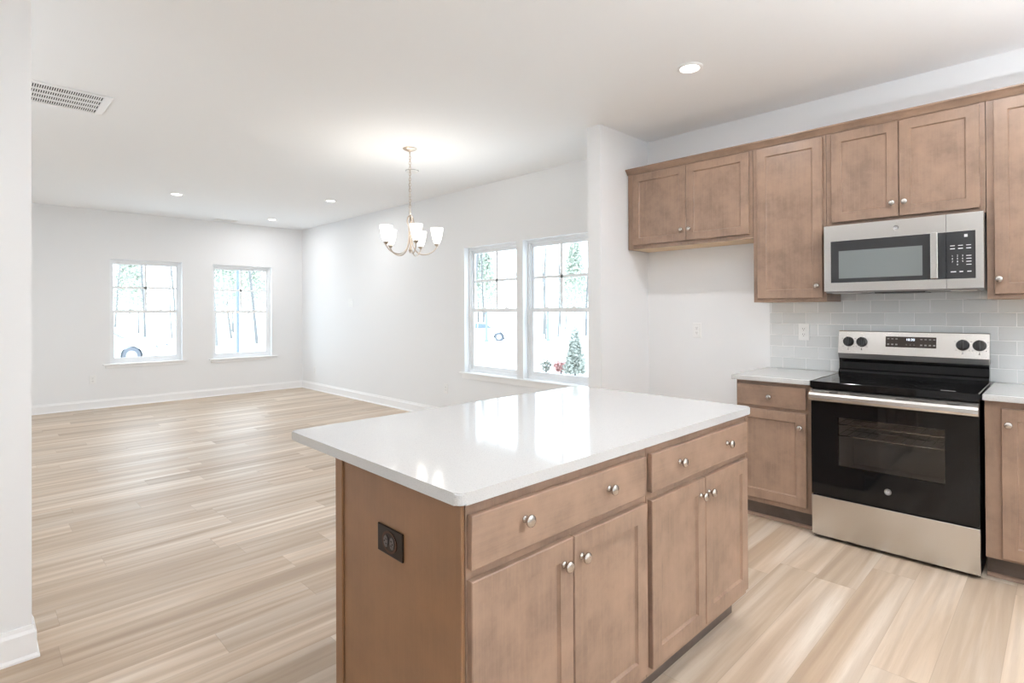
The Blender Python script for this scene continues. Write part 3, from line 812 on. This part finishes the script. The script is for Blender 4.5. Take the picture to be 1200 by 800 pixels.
# ------------------------------------------------------------------ island (very slightly out of square with the room)
IYAW, IP = -.0101, Vector((-.9786, .7946, 0))
def iroot(name, label, cat, x, y, z=0, group=None):
    """root whose parts are drawn in unrotated island coordinates"""
    o = thing(name, label, cat, (x, y, z), group); return o
def iplace(o):
    p = o.location - IP; c, s = math.cos(IYAW), math.sin(IYAW)
    o.location = IP + Vector((p.x * c - p.y * s, p.x * s + p.y * c, p.z)); o.rotation_euler.z = IYAW
XF, XB = -1.000, -1.630
def island_cab(label, y0, y1, dry, drk, doors, end, fr0, fr1):
    r = iroot('island_cabinet', label, 'cabinet', (XF + XB) / 2, (y0 + y1) / 2, 0, 'island cabinets')
    bm = bmesh.new(); e = .0007
    for s0, s1 in ((y0 + e, y0 + .016), (y1 - .016, y1 - e)):
        bm_box(bm, XB + .012, XF - .019, s0, s1, .11, .8815); bm_box(bm, XB + .012, XF - .075, s0, s1, 0, .11)
    bm_box(bm, XB + .012, XF - .019, y0 + .016, y1 - .016, .11, .126)
    obj('carcass', bm, WOOD, r)
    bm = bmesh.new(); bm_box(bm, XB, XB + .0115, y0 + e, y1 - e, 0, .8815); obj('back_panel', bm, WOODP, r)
    bm = bmesh.new()
    bm_box(bm, XF - .019, XF, y0 + e, fr0, .11, .8815); bm_box(bm, XF - .019, XF, fr1, y1 - e, .11, .8815)
    bm_box(bm, XF - .019, XF, fr0, fr1, .11, .15); bm_box(bm, XF - .019, XF, fr0, fr1, .845, .8815); bm_box(bm, XF - .019, XF, fr0, fr1, .69, .73)
    bm_box(bm, XF - .019, XF, (fr0 + fr1) / 2 - .02, (fr0 + fr1) / 2 + .02, .15, .69)
    obj('face_frame', bm, WOOD, r)
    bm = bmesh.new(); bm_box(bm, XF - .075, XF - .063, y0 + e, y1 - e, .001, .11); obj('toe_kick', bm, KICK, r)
    ddrawer(r, '+x', XF, dry[0], dry[1], .724, .853, drk)
    for d in doors: ddoor(r, '+x', XF, *d)
    if end == 'near':
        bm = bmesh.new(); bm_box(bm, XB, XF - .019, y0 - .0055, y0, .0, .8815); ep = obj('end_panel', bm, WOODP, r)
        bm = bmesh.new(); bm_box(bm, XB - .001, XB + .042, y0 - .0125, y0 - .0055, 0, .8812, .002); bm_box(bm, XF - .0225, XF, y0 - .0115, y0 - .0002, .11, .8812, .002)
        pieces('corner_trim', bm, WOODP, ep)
    iplace(r); return r
island_cab('near brown island cabinet with outlet end panel and wide drawer', .828, 1.600, (.834, 1.577), [(1.011, .800), (1.373, .795)],
           [(.834, 1.204, .140, .698, (1.163, .634)), (1.2085, 1.582, .140, .698, (1.2265, .634)) if False else (1.2085, 1.582, .140, .698, (1.240, .634))], 'near', .864, 1.565)
island_cab('farther brown island cabinet next to the range aisle', 1.601, 2.384, (1.612, 2.366), [(1.794, .794), (2.171, .794)],
           [(1.612, 1.984, .140, .698, (1.948, .637)), (1.9885, 2.366, .140, .698, (2.013, .637))], 'far', 1.64, 2.345)
# island top with rounded corners
bm = bmesh.new()
ix0, ix1, iy0, iy1, rad = -1.937, -.979, .795, 2.407, .022
pts = []
for cx, cy, a0 in ((ix1 - rad, iy1 - rad, 0), (ix0 + rad, iy1 - rad, 90), (ix0 + rad, iy0 + rad, 180), (ix1 - rad, iy0 + rad, 270)):
    for k in range(7):
        a = math.radians(a0 + 15 * k); pts.append((cx + rad * math.cos(a), cy + rad * math.sin(a)))
bm_prism(bm, pts, 'z', .8825, .9125)
es = [e for e in bm.edges if abs(e.verts[0].co.z - e.verts[1].co.z) < 1e-6]
bmesh.ops.bevel(bm, geom=es, offset=.004, segments=3, affect='EDGES')
bmesh.ops.translate(bm, verts=bm.verts, vec=(-IP))
it = obj('countertop', bm, QUARTZ, None, loc=IP); it.rotation_euler.z = IYAW
tag(it, 'large white quartz countertop on the kitchen island', 'countertop')

# brown outlet on the island end (sideways duplex)
ol = iroot('outlet', 'dark brown sideways outlet on the island end panel', 'outlet', -1.3135, .8215, .6985)
bm = bmesh.new(); bm_box(bm, -1.377, -1.250, .8165, .8223, .660, .737, .0025, 2); pl = obj('cover_plate', bm, BRONZE, ol)
bm = bmesh.new()
n = 28
for r0, yy in ((.0315, .8165),):
    A = [bm.verts.new((-1.3135 + 1.25 * .030 * math.cos(2 * PI * i / n), yy - .0016, .6985 + .030 * math.sin(2 * PI * i / n))) for i in range(n)]
    B = [bm.verts.new((-1.3135 + 1.25 * .024 * math.cos(2 * PI * i / n), yy - .0016, .6985 + .024 * math.sin(2 * PI * i / n))) for i in range(n)]
    A2 = [bm.verts.new(v.co + Vector((0, .0026, 0))) for v in A]
    for i in range(n):
        j = (i + 1) % n; bm.faces.new((A[i], A[j], B[j], B[i])); bm.faces.new((A[i], A2[i], A2[j], A[j]))
obj('ring', bm, RECESS, ol)
for s in (-1, 1):
    bm = bmesh.new(); c = -1.3135 + s * .0145
    pts = [(c + .0125 * math.cos(a) * (1 if math.cos(a) * s > 0 else .82), .6985 + .0165 * math.sin(a)) for a in [2 * PI * i / 20 for i in range(20)]]
    bm_prism(bm, pts, 'y', .8135, .8175)
    rcp = obj('receptacle', bm, BRONZF, ol)
    bm = bmesh.new()
    for dz in (-.0062, .0062): bm_box(bm, c - .004 - s * .002, c + .004 - s * .002, .8131, .8137, .6985 + dz - .0012, .6985 + dz + .0012)
    bm_lathe(bm, [(0, 0), (.0022, 0), (.0022, .0006), (0, .0006)], 10, c + s * .006, .8131, .6985)
    obj('slot', bm, mat('outlet_slot', (.008, .008, .008), .6), rcp)
iplace(ol)

# ------------------------------------------------------------------ wall plates
def plate(name, label, axis, c, a, z, w=.072, h=.118, kind='outlet', group=None):
    """axis '-y' on a wall facing the camera along y, '+x' on the far wall"""
    r = thing(name, label, 'outlet' if kind == 'outlet' else 'switch', (a, c, z) if axis == '-y' else (c, a, z), group)
    def B(bm, s0, s1, d0, d1, q0, q1, bev=0):
        if axis == '-y': bm_box(bm, a + s0, a + s1, c - d1, c - d0, z + q0, z + q1, bev, 2)
        else: bm_box(bm, c + d0, c + d1, a + s0, a + s1, z + q0, z + q1, bev, 2)
    bm = bmesh.new(); B(bm, -w / 2, w / 2, .0003, .006, -h / 2, h / 2, .002); obj('cover_plate', bm, WHITEP, r)
    if kind == 'outlet':
        for s in (-1, 1):
            bm = bmesh.new(); B(bm, -.0165, .0165, .0055, .0085, s * .0195 - .014, s * .0195 + .014, .002); rc_ = obj('receptacle', bm, WHITEP, r)
            bm = bmesh.new()
            for dx in (-.006, .006): B(bm, dx - .0011, dx + .0011, .0084, .0088, s * .0195 - .001, s * .0195 + .008)
            B(bm, -.0022, .0022, .0084, .0088, s * .0195 - .010, s * .0195 - .006)
            obj('slot', bm, SLOT, rc_)
    else:
        k = 2 if w > .1 else 1
        for i in range(k):
            cx = (i - (k - 1) / 2) * .046
            bm = bmesh.new(); B(bm, cx - .0165, cx + .0165, .0055, .010, -.033, .033, .002); obj('rocker', bm, WHITEP, r)
    return r
plate('outlet', 'white outlet on the tile backsplash left of the range', '-y', YK - .009, -1.292, 1.174)
plate('outlet', 'white outlet on the bare wall of the alcove', '-y', YK, -2.087, 1.167)
plate('outlet', 'white outlet low on the wall left of the paired windows', '-y', YD, -5.39, .375)
plate('outlet', 'white outlet near the floor beside the far living room corner', '-y', YD, -9.01, .33)
plate('outlet', 'white outlet under the far left living room window', '+x', XW, 1.21, .405)
plate('light_switch', 'white double switch plate alone on the long right wall', '-y', YD, -7.76, 1.46, .125, .12, 'switch')

# ------------------------------------------------------------------ ceiling fittings
def can_light(label, x, y, d=.150):
    r = thing('recessed_light', label, 'ceiling light', (x, y, CEIL), 'recessed ceiling lights')
    R_ = d / 2
    bm = bmesh.new(); bm_lathe(bm, [(R_, 0), (R_, -.003), (R_ - .006, -.008), (R_ - .018, -.009), (R_ - .024, -.004), (R_ - .026, 0)], 40, x, y, CEIL - .0002, cap=False)
    obj('trim_ring', bm, TRIM, r, 'auto')
    bm = bmesh.new(); bm_lathe(bm, [(0, -.0035), (R_ - .024, -.0035), (R_ - .024, -.001), (0, -.001)], 40, x, y, CEIL - .0002)
    obj('lens', bm, LENS, r)
    l = bpy.data.lights.new('recessed_lamp', 'AREA'); l.shape = 'DISK'; l.size = .10; l.energy = CAN_W; l.color = (.985, .985, 1)
    lo = bpy.data.objects.new('recessed_lamp', l); COL.objects.link(lo); lo.parent = r; lo.location = (0, 0, -.012)
    return r
can_light('large recessed ceiling light over the kitchen beside the alcove', -1.568, 3.045)
can_light('recessed ceiling light in the living room farthest to the left', -7.60, 1.79)
can_light('recessed ceiling light closest to the far living room corner', -8.70, 3.35)
can_light('recessed ceiling light on the right side of the living room', -6.71, 3.335)
for x, y in ((-.25, 3.045), (-.25, 1.2), (-1.568, 1.2), (-.25, -.8), (1.1, 1.2), (1.1, -.8)):  # unseen lights on the kitchen grid, added to even the lighting
    can_light('added recessed ceiling light behind the camera side of the kitchen', x, y)
for x, y in ((-5.4, -1.4), (-7.6, -.6)): can_light('added recessed ceiling light over the open living area', x, y)  # two more unseen lights added as living room fill

# return air grille
def grille(label, x0, x1, y0, y1, rows, step, name='air_vent', z=CEIL):
    r = thing('air_vent', label, 'vent', ((x0 + x1) / 2, (y0 + y1) / 2, z))
    big = x1 - x0 > .2; fr = .030 if big else .02; fe = .045 if big else .02
    bm = bmesh.new()
    for b in ((x0, x0 + fr, y0, y1), (x1 - fr, x1, y0, y1), (x0 + fr, x1 - fr, y0, y0 + fe), (x0 + fr, x1 - fr, y1 - fe, y1)): bm_box(bm, *b, z - .010, z - .0003, .002)
    obj('frame', bm, TRIM, r)
    bm = bmesh.new(); ya, yb = y0 + fe, y1 - fe; xa, xb = x0 + fr, x1 - fr; hw = .013 if big else .006
    for k in range(1, rows):
        x = xa + (xb - xa) * k / rows; bm_box(bm, x - hw, x + hw, ya, yb, z - .0085, z - .004)
    n = int((yb - ya) / step)
    for i in range(1, n):
        y = ya + (yb - ya) * i / n; bm_box(bm, xa, xb, y - step * .24, y + step * .24, z - .0075, z - .0045)
    obj('louver', bm, TRIM, r)
    bm = bmesh.new(); bm_box(bm, xa, xb, ya, yb, z - .0014, z - .0004); obj('duct_shade_sheet', bm, SHADOWV, r)  # flat dark sheet painted in place of the shaded duct
    return r
grille('white louvered return air vent in the ceiling at upper left', -4.925, -4.475, .0, .682, 4, .0119)
grille('small white register in the ceiling by the far windows', -9.36, -9.20, 2.70, 3.02, 2, .014)
dt = thing('smoke_detector', 'small round white disc on the ceiling behind the chandelier chain', 'detector', (-4.685, 3.208, CEIL))
bm = bmesh.new(); bm_lathe(bm, [(0, -.001), (.066, -.001), (.066, -.012), (.06, -.026), (.045, -.032), (0, -.033)], 36, -4.685, 3.208, CEIL); obj('cover', bm, WHITEP, dt, 'auto')
bm = bmesh.new(); bm_lathe(bm, [(.067, -.010), (.067, -.014), (.063, -.014), (.063, -.010)], 36, -4.685, 3.208, CEIL, cap=False); obj('slot_ring', bm, mat('detector_slot', (.25, .25, .25), .6), dt)

# torchiere lamps added out of view: their bowls throw fill light at the ceiling
def fill_torchiere(label, x, y, watts):
    r = thing('added_fill_lamp', label, 'added fill lamp', (x, y, 0))
    bm = bmesh.new(); bm_lathe(bm, [(0, 0), (.14, 0), (.14, .012), (.12, .022), (.02, .032), (0, .032)], 32, x, y, 0); obj('base', bm, CHNICK, r, 'auto')
    bm = bmesh.new(); bm_tube(bm, [(x, y, .03), (x, y, 1.52)], .011, 12); obj('pole', bm, CHNICK, r, 'auto')
    bm = bmesh.new(); bm_lathe(bm, [(0, 1.515), (.03, 1.515), (.09, 1.54), (.14, 1.58), (.165, 1.625), (.160, 1.625), (.135, 1.585), (.085, 1.547), (0, 1.53)], 36, x, y, 0); obj('bowl', bm, WHITEP, r, 'auto')
    l = bpy.data.lights.new('fill_lamp_bulb', 'POINT'); l.energy = watts; l.shadow_soft_size = .04; l.color = (.90, .95, 1)
    lo = bpy.data.objects.new('fill_lamp_bulb', l); COL.objects.link(lo); lo.parent = r; lo.location = (0, 0, 1.557)
fill_torchiere('added tall fill lamp with a white bowl, unseen on the right side of the kitchen', 1.7, 2.0, FILL_LAMP_W)
fill_torchiere('added tall fill lamp with a white bowl hidden behind the left partition wall', -4.0, -1.7, FILL_LAMP_W * .2)

# ------------------------------------------------------------------ chandelier
CX, CY = -4.083, 2.772
ch = thing('chandelier', 'five arm nickel chandelier with frosted white glass shades', 'chandelier', (CX, CY, CEIL))
bm = bmesh.new(); bm_lathe(bm, [(0, -.030), (.012, -.030), (.018, -.026), (.035, -.020), (.058, -.010), (.063, -.003), (.063, -.0005), (0, -.0005)], 36, CX, CY, CEIL); bm_tube(bm, [(CX, CY, CEIL - .03), (CX, CY, CEIL - .05)], .006)
obj('canopy', bm, CHNICK, ch, 'auto')
bm = bmesh.new()                                     # chain of interlocking links
zt, zb = CEIL - .046, 2.200
nl = 22; pitch = (zt - zb) / nl
for i in range(nl):
    zc = zt - pitch * (i + .5); hl = pitch * .5 + .0045; wl = .0085; path = []
    for k in range(16):
        a = 2 * PI * k / 16; u_, w_ = wl * math.cos(a), (hl - wl) * (1 if math.sin(a) > 0 else -1) + wl * math.sin(a)
        if abs(math.sin(a)) < 1e-6: w_ = 0
        path.append((CX + (u_ * .707 if i % 2 else u_ * .707), CY + (u_ * .707 if i % 2 else -u_ * .707), zc + w_))
    bm_tube(bm, path, .0019, 6, closed=True)
bm_tube(bm, smooth_path([(CX + .003, CY, zt), (CX + .007, CY + .004, 2.6), (CX - .004, CY - .003, 2.45), (CX + .006, CY, 2.3), (CX, CY, 2.19)], 6), .0018, 6)
obj('chain', bm, CHNICK, ch, True)
bm = bmesh.new()
bm_lathe(bm, [(0, 2.205), (.006, 2.205), (.010, 2.196), (.007, 2.186), (.0045, 2.17), (.0045, 2.10), (.010, 2.086), (.015, 2.074), (.010, 2.062), (.0065, 2.05), (.0065, 1.90), (.012, 1.885), (.015, 1.872), (.009, 1.858), (.005, 1.848), (0, 1.842)], 24, CX, CY, 0)
obj('center_column', bm, CHNICK, ch, 'auto')
for k in range(5):
    a = math.radians(45.3438 + 4.6 + 72 * k)
    c_, s_ = math.cos(a), math.sin(a)
    RR = .235
    def Q(r, z): return (CX + r * c_, CY + r * s_, z)
    bm = bmesh.new()
    pth = smooth_path([Q(.006, 2.178), Q(.024, 2.155), Q(.028, 2.115), Q(.013, 2.075), Q(.013, 1.98), Q(.030, 1.895), Q(.075, 1.842), Q(.135, 1.832), Q(.195, 1.856), Q(RR - .004, 1.895), Q(RR, 1.917)], 6)
    bm_tube(bm, pth, .0056, 8)
    ar = obj('arm', bm, CHNICK, ch, True)
    bm = bmesh.new(); bm_lathe(bm, [(0, 1.906), (.010, 1.906), (.019, 1.914), (.023, 1.924), (.022, 1.932), (.0, 1.932)], 24, CX + RR * c_, CY + RR * s_, 0)
    obj('cup', bm, CHNICK, ar, 'auto')
    bm = bmesh.new()
    bm_lathe(bm, [(.0, 1.9325), (.020, 1.9325), (.026, 1.938), (.034, 1.958), (.041, 1.985), (.047, 2.015), (.052, 2.045), (.0555, 2.066), (.0535, 2.066), (.050, 2.045), (.045, 2.015), (.039, 1.985), (.032, 1.960), (.024, 1.942), (.0, 1.938)], 32, CX + RR * c_, CY + RR * s_, 0)
    obj('glass_shade', bm, SHADE, ar, True)
    l = bpy.data.lights.new('chandelier_bulb', 'POINT'); l.energy = BULB_W; l.shadow_soft_size = .025; l.color = (1, .94, .87)
    lo = bpy.data.objects.new('chandelier_bulb', l); COL.objects.link(lo); lo.parent = ch
    lo.location = Vector((CX + RR * c_, CY + RR * s_, 2.045)) - worigin(ch)

# ------------------------------------------------------------------ outdoors
def gz(x, y):
    d = math.hypot(min(x + 9.6, 0) if x < -9.6 else 0, max(y - 4.4, 0))
    return -.35 - min(.85, d * .021)
bm = bmesh.new(); n = 40
gx = [-130 + 190 * i / n for i in range(n + 1)]; gy = [-50 + 170 * i / n for i in range(n + 1)]
gx = sorted(gx + [-9.7, -12, -15, -20]); gy = sorted(gy + [4.4, 6, 8, 12])
V = [[bm.verts.new((x, y, gz(x, y))) for y in gy] for x in gx]
for i in range(len(gx) - 1):
    for j in range(len(gy) - 1): bm.faces.new((V[i][j], V[i + 1][j], V[i + 1][j + 1], V[i][j + 1]))
struct('ground', bm, GROUND)

def tree_mesh(seed, h, mtl):
    rnd = random.Random(seed); bm = bmesh.new()
    def grow(p, d, L, r, lvl):
        pts = [p.copy()]; q = p.copy(); dd = d.copy(); k = 5
        for i in range(k):
            dd = (dd + Vector((rnd.uniform(-1, 1), rnd.uniform(-1, 1), rnd.uniform(-.3, .5))) * (.07 if lvl == 0 else .16)).normalized()
            q = q + dd * (L / k); pts.append(q.copy())
        rr = [max(.006, r * (1 - .8 * i / k)) for i in range(k + 1)]
        bm_tube(bm, pts, rr, 5 if lvl == 0 else 3)
        if lvl < 2:
            m = 15 if lvl == 0 else 5
            for j in range(m):
                t = (.32 + .66 * j / m) if lvl == 0 else rnd.uniform(.25, .95)
                f = t * k; i = min(int(f), k - 1); pp = pts[i].lerp(pts[i + 1], f - i)
                a = rnd.uniform(0, 2 * PI)
                nd = (dd * .55 + Vector((math.cos(a), math.sin(a), rnd.uniform(.1, .8)))).normalized()
                grow(pp, nd, L * (.17 if lvl == 0 else .45) * rnd.uniform(.6, 1.2) * (1.15 - t * .5), max(.008, r * .32 * (1.2 - t)), lvl + 1)
    grow(Vector((0, 0, -.2)), Vector((rnd.uniform(-.05, .05), rnd.uniform(-.05, .05), 1)).normalized(), h, h * .0075, 0)
    me = bpy.data.meshes.new('bare_tree'); bm.to_mesh(me); bm.free(); me.materials.append(mtl)
    return me
PINES = [(lambda a, d: (F * d + R * (a * d))[:2])((u - 600) / FPX, d) for u, d in ((262, 47), (291, 58), (152, 60), (566, 62), (674, 66), (566, 44), (118, 22.5))]      # kept clear: pines and cars
protos = [tree_mesh(11 + i, h, m) for i, (h, m) in enumerate(((14, BARK), (17, BARK2), (12, BARK), (19, BARK2), (15, BARK)))]
rnd = random.Random(5)
trees = []
for k in range(420):
    az = math.radians(rnd.uniform(28, 88)); d = rnd.uniform(44, 82)
    x, y = -d * math.sin(az), d * math.cos(az)
    if all((x - p) ** 2 + (y - q) ** 2 > 11 for p, q in trees) and all((x - p) ** 2 + (y - q) ** 2 > 30 for p, q in PINES): trees.append((x, y))
for i, (x, y) in enumerate(trees):
    o = bpy.data.objects.new('bare_tree', protos[i % 5]); COL.objects.link(o)
    o.location = (x, y, gz(x, y)); o.rotation_euler.z = rnd.uniform(0, 6.28); s = rnd.uniform(.75, 1.2); o.scale = (s, s, s)
    tag(o, 'bare pale winter tree in the woods seen through the windows', 'tree', 'bare trees in the woods outside')

def leafy(bm, n, place, size, rnd):
    for _ in range(n):
        c, nrm = place(rnd)
        a = nrm.orthogonal().normalized(); a.rotate(Matrix.Rotation(rnd.uniform(0, 6.28), 3, nrm)); b = nrm.cross(a)
        s = size * rnd.uniform(.6, 1.3)
        bm.faces.new([bm.verts.new(c + a * s * p + b * s * q) for p, q in ((-.5, 0), (0, -.35), (.6, 0), (0, .35))])
def cone_place(h, r):
    def f(rnd):
        t = 1 - math.sqrt(rnd.random()); a = rnd.uniform(0, 6.28)
        rr = r * (1 - t) ** .8 * (.86 + .18 * math.sin(5 * a + 11 * t)) * rnd.uniform(.5, 1.1) + .03
        return Vector((rr * math.cos(a), rr * math.sin(a), .08 + t * (h - .1))), Vector((rnd.uniform(-1, 1), rnd.uniform(-1, 1), rnd.uniform(-.2, 1))).normalized()
    return f
def ball_place(h, r):
    def f(rnd):
        v = Vector((rnd.gauss(0, 1), rnd.gauss(0, 1), rnd.gauss(0, 1))).normalized() * rnd.uniform(.4, 1)
        return Vector((v.x * r, v.y * r, h * .55 + v.z * h * .45)), Vector((rnd.uniform(-1, 1), rnd.uniform(-1, 1), rnd.uniform(-.2, 1))).normalized()
    return f
def bush(name, label, cat, x, y, n, place, size, m, h, seed=1, stem=BARK):
    z = gz(x, y)
    r = thing(name, label, cat, (x, y, z)); rn = random.Random(seed)
    bm = bmesh.new(); leafy(bm, n, place, size, rn); obj('foliage', bm, m, r, loc=(0, 0, 0))
    bm = bmesh.new(); bm_tube(bm, [(0, 0, -.05), (0, 0, h * .4), (0, 0, h * .9)], [.03, .02, .004], 6)
    for k in range(5):
        a = k * 1.26; bm_tube(bm, [(0, 0, .05), (.12 * math.cos(a), .12 * math.sin(a), h * .5)], [.012, .004], 5)
    obj('stem', bm, stem, r, loc=(0, 0, 0)); return r
def at(u, v_ground=None, d=None):
    """point on the lawn seen in photo column u at forward depth d (metres from the house, measured on site)"""
    a = (u - 600) / FPX
    p = F * d + R * (a * d); return p.x, p.y
x, y = at(673.5, d=15.5); bush('evergreen_shrub', 'cone shaped pale evergreen shrub outside the right dining window', 'shrub', x, y, 1700, cone_place(1.42, .30), .085, CONIF, 1.3)
x, y = at(657, d=16.0); bush('red_shrub', 'low reddish shrub beside the cone shaped evergreen', 'shrub', x, y, 420, ball_place(.40, .24), .07, REDS, .3, 2)
x, y = at(639.5, d=16.2); bush('dry_shrub', 'small dry grey green shrub left of the red shrub', 'shrub', x, y, 260, ball_place(.40, .17), .06, SHRUB, .28, 3)
# green pines, paled for outdoor glare, among the bare trees
def pine_mesh(seed, h):
    rn = random.Random(seed); bm = bmesh.new()
    bm_tube(bm, [(0, 0, -.2), (0, 0, h * .5), (0, 0, h)], [.16, .11, .03], 6)
    def pl(r_):
        t = r_.random() ** .8; a = r_.uniform(0, 6.28); rr = (1 - t) * h * .20 * r_.uniform(.3, 1) + .1
        return Vector((rr * math.cos(a), rr * math.sin(a), h * (.22 + .78 * t))), Vector((r_.uniform(-1, 1), r_.uniform(-1, 1), r_.uniform(0, 1))).normalized()
    leafy(bm, 3600, pl, .33, rn)
    me = bpy.data.meshes.new('pine_tree'); bm.to_mesh(me); bm.free(); me.materials.append(PINE); return me
pm = pine_mesh(3, 12)
for i, (u, d) in enumerate(((262, 47), (291, 58), (152, 60), (566, 62), (674, 66))):
    o = bpy.data.objects.new('pine_tree', pm); COL.objects.link(o); x, y = at(u, d=d); o.location = (x, y, gz(x, y)); o.rotation_euler.z = i * 1.3
    tag(o, ('pale green pine left of the slim post in the right living room window', 'pale green pine right of the slim post in the right living room window', 'pale green pine behind the left living room window',
            'pale green pine behind the left dining window', 'pale green pine behind the right dining window')[i], 'tree')
# slim posts
def post(label, u, d, top, r=.03, z0=None):
    x, y = at(u, d=d); z = gz(x, y)
    o = thing('post', label, 'post', (x, y, z))
    bm = bmesh.new(); bm_box(bm, -r, r, -r, r, -.1, top - z, .004); obj('shaft', bm, POSTM, o, loc=(0, 0, 0))
    bm = bmesh.new(); bm_box(bm, -r * 1.7, r * 1.7, -r * 1.7, r * 1.7, -.01, .18, .008); obj('foot', bm, POSTM, o, loc=(0, 0, 0))
post('slim blue grey post just outside the right living room window', 278.5, 10.3, 2.75, .022)
post('thin marker post on the lawn behind the left dining window', 570, 41, 1.25, .06)
post('thin marker post on the lawn behind the right dining window', 642, 43, 1.2, .06)

# parked cars
def car(label, u, d, heading):
    x, y = at(u, d=d); z = gz(x, y)
    r = thing('car', label, 'car', (x, y, z))
    # side outline with wheel arches (length along local x, up z)
    L = 4.6; wb = 1.38; wr = .33; ar = .39
    up_ = [(-2.25, .62), (-2.22, .86), (-1.95, .95), (-1.45, 1.0), (-.95, 1.38), (-.3, 1.46), (.35, 1.43), (1.0, 1.04), (1.75, .92), (2.18, .76), (2.3, .52), (2.26, .28)]
    lo = [(wb + ar, .26)] + [(wb + ar * math.cos(t), .33 + ar * math.sin(t)) for t in [PI * k / 10 for k in range(11)]] + [(wb - ar, .24)]
    lo += [(-wb + ar, .24)] + [(-wb + ar * math.cos(t), .33 + ar * math.sin(t)) for t in [PI * k / 10 for k in range(11)]] + [(-wb - ar, .26), (-2.24, .30)]
    bm = bmesh.new(); bm_prism(bm, up_ + lo, 'y', -.88, .88)
    for v in bm.verts:
        if v.co.z > 1.0: v.co.y *= 1 - (v.co.z - 1.0) * .45
    obj('body', bm, CARW, r, loc=(0, 0, 0))
    for s in (-1, 1):
        bm = bmesh.new()
        for pts in ([(-1.3, 1.02), (-.92, 1.33), (-.35, 1.39), (-.35, 1.02)], [(-.28, 1.02), (-.28, 1.39), (.32, 1.36), (.80, 1.04)]):
            A = [bm.verts.new((p, s * (.885 - max(0, q - 1.0) * .40), q)) for p, q in pts]; bm.faces.new(A)
            B = [bm.verts.new((p, s * (.870 - max(0, q - 1.0) * .40), q)) for p, q in pts]; bm.faces.new(B)
        pieces('side_window', bm, CARG, r, loc=(0, 0, 0))
    bm = bmesh.new()
    A = [bm.verts.new(p) for p in ((1.01, -.74, 1.06), (1.01, .74, 1.06), (.42, .66, 1.41), (.42, -.66, 1.41))]; bm.faces.new(A)
    A = [bm.verts.new(p) for p in ((-1.43, -.74, 1.03), (-1.43, .74, 1.03), (-1.0, .66, 1.36), (-1.0, -.66, 1.36))]; bm.faces.new(A)
    pieces('windshield', bm, CARG, r, loc=(0, 0, 0))
    bm = bmesh.new()
    for s in (-1, 1): bm_box(bm, 2.10, 2.27, s * .66 - .16, s * .66 + .16, .60, .72, .02)
    pieces('headlight', bm, mat('headlight', (.2, .22, .25), .2), r, loc=(0, 0, 0))
    for sx in (-wb, wb):
        for s in (-1, 1):
            bm = bmesh.new(); bm_lathe(bm, [(.2, -.1), (.30, -.1), (wr, -.07), (wr, .07), (.30, .1), (.2, .1)], 28, cap=False)
            w = obj('wheel', bm, TAR, r, 'auto', loc=(sx, s * .80, .33)); w.rotation_euler = (PI / 2, 0, 0)
            bm = bmesh.new(); bm_lathe(bm, [(0, -.08), (.205, -.08), (.205, .08), (0, .08)], 20)
            obj('rim', bm, ALLOY, w, 'auto', loc=(0, 0, 0))
    r.rotation_euler.z = heading
    return r
car('white car parked outside the left living room window', 118, 22.5, math.radians(62))
car('distant white car behind the left dining window', 566, 44, math.radians(40))
